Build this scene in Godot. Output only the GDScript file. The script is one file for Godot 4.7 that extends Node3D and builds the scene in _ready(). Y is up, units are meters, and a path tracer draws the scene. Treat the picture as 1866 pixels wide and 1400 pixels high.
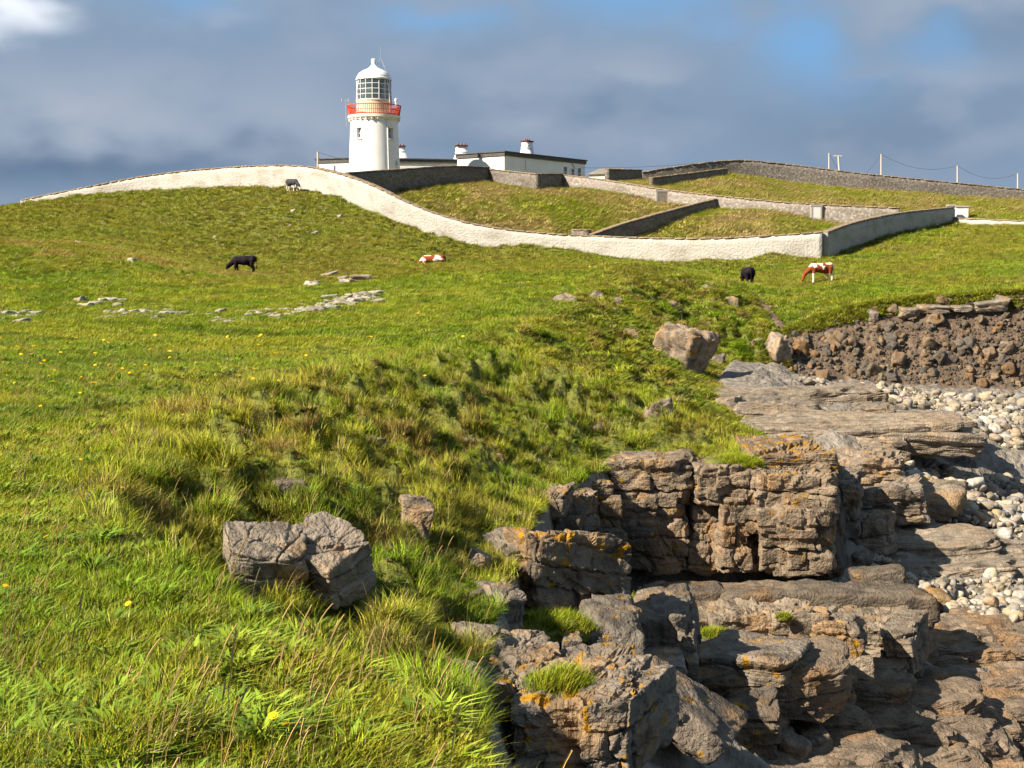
extends Node3D
# A headland with a white lighthouse, dry-stone enclosures, grazing cattle and a rocky shore.
# Survey: sightings (picture x, picture y, distance) taken from the photographer's eye are turned into plan positions once.

const FOCAL := 2592.0
const EYE := 8.6
const PITCH := 0.07701

const U0 := -0.47
const U1 := 0.53
const NU := 440
const D0 := 2.4
const D1 := 430.0
const ND := 470

var rng := RandomNumberGenerator.new()
var H := PackedFloat32Array()
var ZONE := PackedByteArray()
var taken := {}
var nz := {}
var M := {}
var T := PackedVector2Array()
var B := PackedVector2Array()
var BY := PackedFloat32Array()
var poly_meadow := PackedVector2Array()
var poly_bank := PackedVector2Array()
var till_top := PackedVector2Array()
var till_foot := PackedVector2Array()
var LD0 := log(D0)
var LDK := (ND - 1) / (log(D1) - log(D0))

# ------------------------------------------------------------------ helpers
func P(px: float, py: float, d: float) -> Vector3:
	var u := (px - 933.0) / FOCAL
	var v := (700.0 - py) / FOCAL
	var k := d / (cos(PITCH) + v * sin(PITCH))
	return Vector3(u * k, EYE + (v * cos(PITCH) - sin(PITCH)) * k, -d)

func numbered(called: String) -> String:
	if not taken.has(called):
		taken[called] = 0
		return called
	taken[called] += 1
	return "%s_%03d" % [called, taken[called]]

func tag(o: Node, label: String, category: String, group := "") -> void:
	o.set_meta("label", label)
	o.set_meta("category", category)
	if group != "":
		o.set_meta("group", group)

func base(called: String, at: Vector3, label: String, category: String, group := "", turn := 0.0) -> Node3D:
	var o := Node3D.new()
	o.name = numbered(called)
	add_child(o)
	o.position = at
	o.rotation.y = turn
	tag(o, label, category, group)
	return o

func obj(called: String, mesh: Mesh, mat: Material, parent: Node = null) -> MeshInstance3D:
	var o := MeshInstance3D.new()
	o.mesh = mesh
	if mat:
		o.material_override = mat
	if parent == null:
		o.name = numbered(called)
		add_child(o)
	else:
		o.name = called
		parent.add_child(o, true)
	return o

func noise(key: String, freq: float, kind := FastNoiseLite.TYPE_SIMPLEX_SMOOTH, octaves := 3) -> FastNoiseLite:
	var n := FastNoiseLite.new()
	n.seed = hash(key) % 10000
	n.noise_type = kind
	n.frequency = freq
	n.fractal_type = FastNoiseLite.FRACTAL_FBM if octaves > 1 else FastNoiseLite.FRACTAL_NONE
	n.fractal_octaves = octaves
	nz[key] = n
	return n

func lin(r: float, g: float, b: float) -> Color:
	return Color(r, g, b).linear_to_srgb()

func ntex(key: String, freq: float, octaves: int, c0: Color, c1: Color, size := 512, kind := FastNoiseLite.TYPE_SIMPLEX_SMOOTH, mid := 0.5, midc = null) -> NoiseTexture2D:
	var n := FastNoiseLite.new()
	n.seed = hash(key) % 10000
	n.noise_type = kind
	n.frequency = freq
	n.fractal_octaves = octaves
	n.fractal_gain = 0.62
	var g := Gradient.new()
	g.offsets = PackedFloat32Array([0.0, mid, 1.0])
	g.colors = PackedColorArray([c0, c0.lerp(c1, 0.5) if midc == null else midc, c1])
	var t := NoiseTexture2D.new()
	t.width = size
	t.height = size
	t.seamless = true
	t.noise = n
	t.color_ramp = g
	return t

func ss(a: float, b: float, x: float) -> float:
	var t := clampf((x - a) / (b - a), 0.0, 1.0)
	return t * t * (3.0 - 2.0 * t)

# ------------------------------------------------------------------ surface through scattered heights (thin-plate spline over bearing and log distance)
func tps_grid(pts: Array, na: int, nb: int) -> PackedFloat32Array:
	var n := pts.size()
	var a := PackedFloat64Array(); var b := PackedFloat64Array(); var v := PackedFloat64Array()
	for p in pts:
		var w := P(p[0], p[1], p[2])
		a.append(w.x / p[2] * 4.5); b.append(log(p[2]) * 1.25); v.append(w.y)
	var m := n + 3
	var A := []
	for i in m:
		var row := PackedFloat64Array(); row.resize(m + 1)
		A.append(row)
	for i in n:
		var row: PackedFloat64Array = A[i]
		for j in n:
			var r2 := (a[i] - a[j]) ** 2 + (b[i] - b[j]) ** 2
			row[j] = 0.5 * r2 * log(r2) if r2 > 1e-12 else 0.004
		row[n] = 1.0; row[n + 1] = a[i]; row[n + 2] = b[i]; row[m] = v[i]
		A[i] = row
		A[n][i] = 1.0; A[n + 1][i] = a[i]; A[n + 2][i] = b[i]
	for c in m:
		var best := c
		for r in range(c + 1, m):
			if absf(A[r][c]) > absf(A[best][c]):
				best = r
		var tmp = A[c]; A[c] = A[best]; A[best] = tmp
		var pr: PackedFloat64Array = A[c]
		for r in range(c + 1, m):
			var rr: PackedFloat64Array = A[r]
			var f := rr[c] / pr[c]
			if f != 0.0:
				for k in range(c, m + 1):
					rr[k] -= f * pr[k]
				A[r] = rr
	var w := PackedFloat64Array(); w.resize(m)
	for c in range(m - 1, -1, -1):
		var s: float = A[c][m]
		for k in range(c + 1, m):
			s -= A[c][k] * w[k]
		w[c] = s / A[c][c]
	var out := PackedFloat32Array(); out.resize(na * nb)
	for j in nb:
		var bb := lerpf(log(D0), log(D1), float(j) / (nb - 1)) * 1.25
		for i in na:
			var aa := lerpf(U0, U1, float(i) / (na - 1)) * 4.5
			var s := w[n] + w[n + 1] * aa + w[n + 2] * bb
			for k in n:
				var r2 := (aa - a[k]) * (aa - a[k]) + (bb - b[k]) * (bb - b[k])
				if r2 > 1e-12:
					s += w[k] * 0.5 * r2 * log(r2)
			out[j * na + i] = s
	return out

func grid_at(g: PackedFloat32Array, na: int, nb: int, u: float, d: float) -> float:
	var x := clampf((u - U0) / (U1 - U0), 0.0, 0.9999) * (na - 1)
	var y := clampf((log(maxf(d, D0)) - LD0) / (log(D1) - LD0), 0.0, 0.9999) * (nb - 1)
	var i := int(x); var j := int(y)
	var fx := x - i; var fy := y - j
	var k := j * na + i
	return lerpf(lerpf(g[k], g[k + 1], fx), lerpf(g[k + na], g[k + na + 1], fx), fy)

func ground(x: float, d: float) -> float:
	return grid_at(H, NU, ND, x / d, d)

func zone(x: float, d: float) -> int:
	var i := int(clampf((x / d - U0) / (U1 - U0), 0.0, 0.9999) * (NU - 1) + 0.5)
	var j := int(clampf((log(maxf(d, D0)) - LD0) * LDK, 0.0, ND - 1.0) + 0.5)
	return ZONE[mini(j, ND - 1) * NU + i]

func hit(px: float, py: float) -> Vector3:
	var d := 3.0
	while d < 300.0:
		var p := P(px, py, d)
		if p.y <= ground(p.x, d):
			return Vector3(p.x, ground(p.x, d), -d)
		d *= 1.006
	return P(px, py, 200.0)

func nearest(line: PackedVector2Array, p: Vector2) -> Vector2:
	var best := 1e9
	var at := 0.0
	for i in line.size() - 1:
		var a := line[i]
		var ab := line[i + 1] - a
		var t := clampf((p - a).dot(ab) / ab.length_squared(), 0.0, 1.0)
		var q := (a + ab * t).distance_squared_to(p)
		if q < best:
			best = q
			at = i + t
	return Vector2(sqrt(best), at)

# ------------------------------------------------------------------ terrain
func survey_terrain() -> void:
	# the meadow, the hill and the enclosures: picture x, picture y, distance
	var G := []
	for px in [-700.0, -100.0, 300.0, 700.0, 1200.0, 1700.0, 2400.0]:
		for d in [2.4, 5.0, 9.0, 16.0, 27.0, 40.0]:
			G.append([px, 500.0 + 1.72 / d * FOCAL, d])
	G.append_array([
		[-300, 592, 48], [0, 588, 49], [300, 584, 50], [600, 570, 52], [850, 562, 55], [1300, 566, 55], [1866, 566, 55],
		[0, 545, 66], [300, 548, 66], [600, 540, 67], [900, 522, 74], [1050, 505, 78],
		[-300, 470, 82], [-300, 420, 98], [-300, 416, 112], [0, 500, 80], [0, 441, 96], [0, 440, 110], [0, 408, 132], [0, 379, 168], [-300, 385, 168], [0, 385, 195],
		[300, 515, 80], [300, 472, 97], [300, 473, 108], [300, 420, 136], [300, 345, 168], [170, 449, 97], [170, 355, 170], [60, 371, 172],
		[450, 515, 84], [450, 497, 98], [450, 504, 106], [450, 455, 124], [450, 400, 142], [450, 340, 160], [550, 341, 157],
		[600, 513, 82], [600, 500, 96], [600, 488, 108], [600, 430, 130], [610, 356, 152],
		[700, 498, 88], [700, 485, 96], [700, 462, 110], [700, 424, 130], [700, 397, 146], [650, 374, 149],
		[800, 477, 93], [790, 502, 106], [800, 486, 116], [800, 432, 142], [750, 416, 144],
		[1000, 485, 96], [1000, 468, 120], [1000, 460, 138], [900, 453, 140],
		[1130, 486, 84], [1130, 478, 105], [1250, 500, 90], [1250, 492, 110], [1250, 479, 132], [1360, 512, 86], [1360, 530, 93], [1360, 512, 104], [1360, 480, 130],
		[1430, 598, 75], [1500, 572, 75], [1500, 534, 84], [1500, 514, 97], [1500, 490, 113], [1500, 470, 128], [1430, 476, 129.3], [1430, 494, 112], [1310, 481, 131], [1165, 474, 134.6], [1080, 467, 136.5], [850, 445, 141.5], [1600, 552, 75], [1600, 440, 140], [1735, 409, 160],
		[1750, 536, 75], [1750, 490, 97], [1750, 455, 120], [1866, 530, 75], [1866, 480, 98], [1866, 440, 122], [1866, 414, 150], [2300, 520, 75], [2300, 430, 130],
		# inside the walls
		[720, 346, 158], [800, 333, 166], [890, 332, 171], [985, 347, 165], [1030, 345, 169], [1200, 373, 158], [900, 380, 152], [1000, 412, 142], [850, 400, 148], [1100, 400, 149],
		[1310, 389, 153], [1480, 403, 150], [1600, 411, 149], [1300, 430, 136], [1420, 426, 133],
		[1270, 342, 172], [1330, 320, 186], [1420, 345, 176], [1500, 341, 194], [1650, 352, 194], [1866, 364, 195], [1640, 374, 166], [1750, 388, 166], [1866, 385, 170],
		[600, 330, 172], [680, 332, 172], [800, 332, 177], [920, 338, 176], [1040, 345, 186], [1075, 332, 186], [1120, 328, 186], [1180, 332, 188],
		[0, 420, 280], [600, 350, 280], [1100, 370, 280], [1600, 395, 280], [2200, 420, 280], [0, 470, 430], [1000, 460, 430], [2000, 470, 430], [-500, 470, 430]])
	# the shore below the edge
	var S := [
		[1410, 690, 69], [1600, 704, 70.5], [1866, 717, 71], [2300, 720, 71], [1650, 730, 60], [1866, 790, 49], [1866, 865, 42], [2300, 900, 42], [1600, 758, 46], [1450, 728, 48], [1360, 745, 42],
		[1500, 800, 38], [1420, 828, 33], [1540, 838, 33], [1650, 852, 34.5], [1720, 890, 37], [1690, 925, 34], [1750, 960, 33.5], [1866, 960, 35], [1600, 965, 31.5], [1560, 1055, 28], [1700, 1040, 29.5], [1866, 1060, 30],
		[2300, 1100, 30], [1800, 1150, 26], [1720, 1235, 23.5], [1866, 1290, 22.5], [1600, 1330, 20.5], [1866, 1400, 20.3], [2300, 1400, 20.3], [1500, 1400, 18.2], [1300, 1420, 15.2], [1100, 1450, 11.5], [1000, 1480, 9.0],
		[1300, 1140, 23.5], [1200, 1130, 25.4], [1350, 1130, 25.8], [1480, 1130, 25.8], [1150, 1150, 20], [1050, 1240, 16], [900, 1370, 10.5], [1300, 640, 60], [1250, 700, 50], [700, 800, 60], [500, 900, 40], [600, 1300, 8], [900, 1900, 4], [1800, 2200, 8], [1800, 560, 150], [500, 560, 150], [1200, 540, 400]]
	var GA := 110; var GB := 150
	var g := tps_grid(G, GA, GB)
	var s := tps_grid(S, GA, GB)
	var t_sight := [[800, 1400, 5.0], [690, 1290, 5.8], [520, 1195, 6.7], [350, 1080, 8.0], [185, 955, 10.0], [190, 850, 13.2], [260, 762, 17.6], [500, 702, 22.8], [710, 652, 30.0], [890, 592, 42], [990, 535, 58], [1070, 500, 76], [1140, 486, 85], [1220, 500, 90], [1330, 520, 86], [1400, 555, 79]]
	var b_sight := [[880, 1420, 6.6], [845, 1260, 9.6], [890, 1160, 12.6], [945, 1000, 17.6], [1000, 900, 23.4], [1120, 852, 27.3], [1400, 850, 28.2], [1405, 815, 33], [1345, 757, 40.5], [1300, 697, 51], [1330, 662, 61]]
	var top := [[1440, 606, 73.2], [1500, 577, 73.6], [1560, 558, 73.8], [1640, 546, 74], [1750, 535, 74], [1866, 528, 74], [2400, 520, 74]]
	var foot := [[1412, 690, 69.2], [1490, 693, 70.4], [1560, 697, 70.8], [1640, 701, 71], [1750, 709, 71.2], [1866, 717, 71.4], [2400, 720, 71.6]]
	T.append_array([Vector2(1.6, -6), Vector2(1.1, 0), Vector2(0.5, 3)])
	B.append_array([Vector2(3.4, -6), Vector2(3.0, 0), Vector2(1.2, 4)])
	BY.append_array([EYE - 4.0, EYE - 4.0, EYE - 3.0])
	for q in t_sight:
		var p := P(q[0], q[1], q[2]); T.append(Vector2(p.x, q[2]))
	for q in top:
		var p := P(q[0], q[1], q[2]); T.append(Vector2(p.x, q[2])); till_top.append(Vector2(p.x, q[2]))
	for q in b_sight:
		var p := P(q[0], q[1], q[2]); B.append(Vector2(p.x, q[2])); BY.append(p.y)
	for q in foot:
		var p := P(q[0], q[1], q[2]); B.append(Vector2(p.x, q[2])); BY.append(p.y); till_foot.append(Vector2(p.x, q[2]))
	var far := [Vector2(400, 74), Vector2(400, 900), Vector2(-400, 900), Vector2(-400, -8)]
	poly_meadow.append_array(T); poly_meadow.append_array(far)
	poly_bank.append_array(B); poly_bank.append_array(far)
	var n_big := noise("big", 0.11, FastNoiseLite.TYPE_SIMPLEX_SMOOTH, 2)
	var n_mid := noise("mid", 0.55, FastNoiseLite.TYPE_SIMPLEX_SMOOTH, 3)
	var n_tus := noise("tussock", 0.9, FastNoiseLite.TYPE_SIMPLEX_SMOOTH, 3)
	var n_rock := noise("rock", 0.8, FastNoiseLite.TYPE_SIMPLEX_SMOOTH, 4)
	var n_cell := noise("cell", 0.5, FastNoiseLite.TYPE_CELLULAR, 1)
	n_cell.cellular_return_type = FastNoiseLite.RETURN_CELL_VALUE
	n_cell.domain_warp_enabled = true
	n_cell.domain_warp_amplitude = 1.0
	n_cell.domain_warp_frequency = 0.6
	H.resize(NU * ND); ZONE.resize(NU * ND)
	var till_x := till_top[0].x - 0.6
	for j in ND:
		var d := exp(LD0 + j / LDK)
		for i in NU:
			var u := lerpf(U0, U1, float(i) / (NU - 1))
			var x := u * d
			var q := Vector2(x, d)
			var gy := grid_at(g, GA, GB, u, d)
			var h := gy
			var z := 0
			var tus := n_tus.get_noise_2d(x, d)
			if Geometry2D.is_point_in_polygon(q, poly_meadow):
				var fade := 1.0
				if d > 80.0:
					fade = 1.0 + 1.6 * ss(100.0, 130.0, d) * (1.0 if u < -0.04 else 0.3)
				h += n_big.get_noise_2d(x, d) * 0.16 + n_mid.get_noise_2d(x, d) * 0.05 * fade
				if d > 70.0:
					h += (absf(n_tus.get_noise_2d(x * 0.35, d * 0.7)) - 0.3) * 0.42 * (fade - 0.8)
				var near := nearest(T, q).x if d < 90.0 and absf(u) < 0.3 else 9.0
				h += absf(tus) * 0.22 * (1.0 - ss(0.3, 4.0 + d * 0.03, near))
			elif Geometry2D.is_point_in_polygon(q, poly_bank):
				var nt := nearest(T, q); var nb := nearest(B, q)
				var t := nt.x / (nt.x + nb.x + 1e-4)
				var k := int(minf(nb.y, BY.size() - 1.001))
				var by := lerpf(BY[k], BY[k + 1], nb.y - k)
				if d > 66.0 and x > till_x and nb.y >= B.size() - till_foot.size():
					h = lerpf(gy, by, pow(t, 0.85)) + n_rock.get_noise_2d(x, d * 2.0) * 0.7 * (1.0 - absf(t * 2.0 - 1.0))
					z = 3
				else:
					var steep := 1.0 - ss(9.0, 15.0, d)
					h = lerpf(gy, by, lerpf(lerpf(t, t * t * (3.0 - 2.0 * t), 0.5), 1.0 - pow(1.0 - t, 2.6), steep))
					h -= 0.55 * sin(PI * clampf(t * 1.25, 0.0, 1.0)) * steep
					h += (absf(tus) * 0.6 + absf(n_tus.get_noise_2d(x * 2.1 + 30.0, d * 2.1)) * 0.2 + n_mid.get_noise_2d(x, d) * 0.2) * ss(0.0, 0.25, t) * (1.0 - ss(0.7, 1.0, t)) * (1.0 + 0.008 * d)
					z = 1
			else:
				var nb := nearest(B, q)
				var k := int(minf(nb.y, BY.size() - 1.001))
				var by := lerpf(BY[k], BY[k + 1], nb.y - k)
				var sy := grid_at(s, GA, GB, u, d)
				h = lerpf(by, sy, ss(0.0, 0.35, nb.x))
				var fall := ss(0.3, 2.0, nb.x)
				var q1 := d * 0.62 - x * 0.05 + n_big.get_noise_2d(x * 1.3, d) * 1.4
				var fr := q1 - floorf(q1)
				h += (ss(0.0, 0.2, fr) - fr) * 0.42 * fall
				var q2 := d * 2.3 + x * 0.2 + n_mid.get_noise_2d(x * 0.4, d) * 1.2
				var f2 := q2 - floorf(q2)
				h += (ss(0.0, 0.3, f2) - f2) * 0.10 * fall
				h += (n_rock.get_noise_2d(x * 0.6, d) * 0.16 + n_cell.get_noise_2d(x * 0.8, d * 1.3) * 0.16 + n_cell.get_noise_2d(x * 2.1 + 40.0, d * 3.0) * 0.06) * fall
				z = 2
			H[j * NU + i] = h
			ZONE[j * NU + i] = z

func terrain_mesh(which: Array) -> ArrayMesh:
	var st := SurfaceTool.new()
	st.begin(Mesh.PRIMITIVE_TRIANGLES)
	var used := {}
	var pos := PackedVector3Array()
	var idx := PackedInt32Array()
	for j in ND - 1:
		for i in NU - 1:
			var k := j * NU + i
			var z := maxi(maxi(ZONE[k], ZONE[k + 1]), maxi(ZONE[k + NU], ZONE[k + NU + 1]))
			if not z in which:
				continue
			var q := PackedInt32Array([k, k + 1, k + NU, k + NU + 1])
			for c in 4:
				var kk := q[c]
				if not used.has(kk):
					used[kk] = pos.size()
					var d := exp(LD0 + (kk / NU) / LDK)
					pos.append(Vector3(lerpf(U0, U1, float(kk % NU) / (NU - 1)) * d, H[kk], -d))
				q[c] = used[kk]
			idx.append_array(PackedInt32Array([q[0], q[2], q[1], q[1], q[2], q[3]]))
	var arr := []
	arr.resize(Mesh.ARRAY_MAX)
	arr[Mesh.ARRAY_VERTEX] = pos
	arr[Mesh.ARRAY_INDEX] = idx
	st.create_from_arrays(arr)
	st.generate_normals()
	return st.commit()

# ------------------------------------------------------------------ sky
# cloud masses noted on the day: bearing and height in degrees, half width, half height, strength; the rest of the sky continues in the same manner
const BLUE_GAPS := [[-12.8, 11.0, 3.2, 1.1, 0.75], [-1.8, 10.4, 2.2, 0.8, 0.8], [5.4, 11.0, 4.0, 1.2, 0.9], [11.6, 8.7, 2.0, 1.6, 0.95], [16.8, 8.6, 1.6, 0.9, 0.6], [8.6, 9.8, 2.4, 0.9, 0.5]]
const PALE_BANKS := [[-17.0, 6.6, 6.5, 1.4, 0.75], [-9.0, 6.0, 6.0, 1.9, 0.55], [4.2, 8.0, 2.6, 0.9, 0.5], [1.5, 6.4, 3.5, 2.0, 0.35], [16.8, 7.3, 2.8, 0.7, 0.5], [17.5, 10.6, 3.5, 0.8, 0.45], [-10.9, 10.0, 1.4, 0.5, 0.45]]
const WHITE_PUFFS := [[-19.4, 10.0, 2.2, 1.2, 1.0], [-20.8, 9.0, 1.5, 0.9, 0.9]]
const DARK_BANKS := [[-17.5, 4.3, 7.0, 1.1, 0.9], [-8.0, 4.0, 6.0, 1.2, 0.6], [-1.0, 5.6, 6.0, 1.8, 0.35], [14.0, 5.2, 6.0, 1.3, 0.35], [18.5, 8.9, 2.2, 0.9, 0.3]]

func mass_at(list: Array, az: float, el: float, warp: float) -> float:
	var s := 0.0
	for m in list:
		var a: float = (az - m[0]) / m[2]
		var e: float = (el - m[1]) / m[3]
		if absf(a) < 3.0 and absf(e) < 3.0:
			s = maxf(s, m[4] * exp(-(a * a + e * e) * maxf(0.45, 1.0 + warp)))
	return s

func sky_colour(dir: Vector3) -> Color:
	var el := asin(clampf(dir.y, -1.0, 1.0))
	var q := Vector3(dir.x, dir.y * 2.0, dir.z)
	var wisp := nz.sky_a.get_noise_3dv(q) as float
	var mass := nz.sky_b.get_noise_3dv(q) as float
	var fine := nz.sky_c.get_noise_3dv(q) as float
	var grey := Color(0.100, 0.137, 0.190)
	var dark := Color(0.044, 0.072, 0.115)
	var pale := Color(0.165, 0.186, 0.226)
	var blue := Color(0.078, 0.170, 0.295)
	var white := Color(0.38, 0.40, 0.43)
	var az := rad_to_deg(atan2(dir.x, -dir.z))
	var eld := rad_to_deg(el)
	var away := ss(22.0, 40.0, absf(az)) + ss(12.0, 22.0, eld)
	away = minf(away, 1.0)
	az += wisp * 3.0 + fine * 1.2; eld += fine * 1.3 + wisp * 0.5
	var c := grey.lerp(dark, clampf(mass_at(DARK_BANKS, az, eld, fine) + away * ss(0.05, 0.5, mass) * 0.8, 0.0, 1.0))
	c = c.lerp(pale, clampf(mass_at(PALE_BANKS, az, eld, fine) + away * ss(0.0, 0.6, wisp) * 0.7 + fine * 0.5 + wisp * 0.22, 0.0, 1.0))
	c = c.lerp(blue, clampf(mass_at(BLUE_GAPS, az, eld, fine * 1.5) + away * ss(0.12, 0.45, nz.sky_d.get_noise_3dv(q) as float), 0.0, 1.0) * 0.9)
	return c.lerp(white, ss(0.16, 1.0, mass_at(WHITE_PUFFS, az, eld, fine * 2.5) + minf(fine, 0.2) * 0.4 + away * ss(0.3, 0.7, nz.sky_e.get_noise_3dv(q) as float)) * 0.95)

func make_sky() -> ImageTexture:
	noise("sky_a", 3.0, FastNoiseLite.TYPE_SIMPLEX_SMOOTH, 3)
	noise("sky_b", 1.5, FastNoiseLite.TYPE_SIMPLEX_SMOOTH, 4)
	noise("sky_c", 11.0, FastNoiseLite.TYPE_SIMPLEX_SMOOTH, 5)
	noise("sky_d", 2.2, FastNoiseLite.TYPE_SIMPLEX_SMOOTH, 3)
	noise("sky_e", 2.0, FastNoiseLite.TYPE_SIMPLEX_SMOOTH, 3)
	var W := 2560
	var im := Image.create(512, 256, false, Image.FORMAT_RGBF)
	sky_rows(im, 0, 128, 256, 512)
	im.resize(W, W / 2, Image.INTERPOLATE_CUBIC)
	var lo := int(W / 4.0 - W / 360.0 * 17.0)
	sky_rows(im, lo, W / 4 + 8, W / 2, W)
	return ImageTexture.create_from_image(im)

func sky_rows(im: Image, r0: int, r1: int, rows: int, cols: int) -> void:
	for r in range(r0, r1):
		var th := (r + 0.5) / rows * PI
		for c in cols:
			var ph := (c + 0.5) / cols * TAU
			im.set_pixel(c, r, sky_colour(Vector3(sin(ph) * sin(th), cos(th), -cos(ph) * sin(th))))

# ------------------------------------------------------------------ materials
func stone_material(key: String, scale: float, relief: float, c0: Color, c1: Color, vertex := true) -> StandardMaterial3D:
	var m := StandardMaterial3D.new()
	m.resource_name = key
	m.vertex_color_use_as_albedo = vertex
	m.albedo_texture = ntex(key, 0.012, 6, c0, c1)
	m.heightmap_enabled = relief > 0.0
	if relief > 0.0:
		m.heightmap_texture = ntex(key + "_relief", 0.016, 6, Color.BLACK, Color.WHITE)
		m.heightmap_scale = relief
	m.roughness = 0.9
	m.metallic_specular = 0.25
	m.uv1_triplanar = true
	m.uv1_world_triplanar = true
	m.uv1_scale = Vector3.ONE * scale
	return m

func plain(key: String, c: Color, rough := 0.85, spec := 0.3) -> StandardMaterial3D:
	var m := StandardMaterial3D.new()
	m.resource_name = key
	m.albedo_color = c
	m.roughness = rough
	m.metallic_specular = spec
	return m

func make_materials() -> void:
	M.rock = stone_material("limestone", 0.62, 3.8, Color(0.60, 0.58, 0.56), Color(1, 0.98, 0.95))
	M.rock.heightmap_texture = ntex("limestone_grain", 0.022, 7, Color.BLACK, Color.WHITE, 1024)
	M.shore = stone_material("shore_rock", 0.3, 12.0, lin(0.08, 0.07, 0.058), lin(0.33, 0.29, 0.24), false)
	M.till = stone_material("till_earth", 0.35, 9.0, lin(0.05, 0.035, 0.025), lin(0.20, 0.145, 0.10), false)
	M.turf = stone_material("turf", 0.6, 6.0, lin(0.07, 0.082, 0.018), lin(0.17, 0.17, 0.035), false)
	M.pebble = stone_material("cobble", 1.2, 1.5, Color(0.8, 0.79, 0.77), Color(1, 1, 1))
	M.limewash = stone_material("limewash", 0.34, 9.0, lin(0.60, 0.56, 0.50), lin(0.84, 0.82, 0.78), false)
	M.limewash.albedo_texture = ntex("limewash", 0.035, 6, lin(0.11, 0.095, 0.08), lin(0.50, 0.48, 0.44), 1024, FastNoiseLite.TYPE_SIMPLEX_SMOOTH, 0.44, lin(0.385, 0.365, 0.33))
	M.grey_wall = stone_material("grey_wall", 0.12, 8.0, lin(0.14, 0.12, 0.105), lin(0.36, 0.32, 0.28), false)
	M.grey_wall.albedo_texture = ntex("grey_wall", 0.022, 6, lin(0.06, 0.052, 0.046), lin(0.40, 0.365, 0.33), 1024, FastNoiseLite.TYPE_SIMPLEX_SMOOTH, 0.58, lin(0.165, 0.145, 0.125))
	M.patched_wall = stone_material("patched_wall", 0.13, 8.0, lin(0.14, 0.12, 0.105), lin(0.36, 0.32, 0.28), false)
	M.patched_wall.albedo_texture = ntex("patched", 0.02, 6, lin(0.13, 0.11, 0.095), lin(0.75, 0.72, 0.68), 1024, FastNoiseLite.TYPE_SIMPLEX_SMOOTH, 0.62, lin(0.25, 0.22, 0.19))
	for w in [M.limewash, M.grey_wall, M.patched_wall]:
		w.vertex_color_use_as_albedo = true
	M.coping = stone_material("coping", 0.5, 5.0, Color(0.55, 0.53, 0.5), Color(1, 0.98, 0.94))
	M.paint = stone_material("white_paint", 0.1, 0.6, lin(0.64, 0.63, 0.61), lin(0.74, 0.74, 0.73), false)
	M.paint.roughness = 0.6
	M.cream = plain("cream_paint", lin(0.66, 0.63, 0.55))
	M.murette = stone_material("weathered_cream", 0.5, 0.0, lin(0.50, 0.38, 0.24), lin(0.70, 0.62, 0.48), false)
	M.red = stone_material("red_paint", 0.9, 0.0, lin(0.50, 0.045, 0.025), lin(0.62, 0.10, 0.04), false)
	M.roof_dark = stone_material("roof_felt", 0.4, 1.0, lin(0.055, 0.055, 0.055), lin(0.13, 0.125, 0.115), false)
	M.slate = stone_material("slate", 0.5, 2.0, lin(0.14, 0.12, 0.10), lin(0.26, 0.235, 0.20), false)
	M.chimney_cap = plain("chimney_cap", lin(0.05, 0.035, 0.03))
	M.clay = plain("clay_pot", lin(0.30, 0.09, 0.05))
	M.metal = plain("grey_metal", lin(0.30, 0.31, 0.32), 0.5)
	M.pole = plain("pole_wood", lin(0.42, 0.38, 0.33), 0.8)
	M.wire = plain("wire", lin(0.06, 0.06, 0.06), 0.6)
	M.dark_frame = plain("dark_room", lin(0.03, 0.03, 0.032), 0.9)
	M.glass = StandardMaterial3D.new()
	M.glass.resource_name = "glass"
	M.glass.albedo_color = Color(0.30, 0.36, 0.38, 0.6)
	M.glass.transparency = BaseMaterial3D.TRANSPARENCY_ALPHA
	M.glass.roughness = 0.05
	M.lens = plain("lens_glass", lin(0.22, 0.27, 0.26), 0.15, 0.6)
	M.grass = StandardMaterial3D.new()
	M.grass.resource_name = "grass_blade"
	M.grass.vertex_color_use_as_albedo = true
	M.grass.roughness = 0.55
	M.grass.metallic_specular = 0.3
	M.grass.backlight = Color(0.62, 0.7, 0.3)
	M.cow = StandardMaterial3D.new()
	M.cow.resource_name = "cow_hide"
	M.cow.vertex_color_use_as_albedo = true
	M.cow.roughness = 0.7
	M.cow.metallic_specular = 0.2
	M.petal = plain("yellow_petal", lin(0.72, 0.42, 0.012), 0.7)
	M.stem = plain("flower_stem", lin(0.09, 0.12, 0.03), 0.7)
	M.sea = plain("sea_water", lin(0.02, 0.045, 0.06), 0.15, 0.5)

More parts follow.
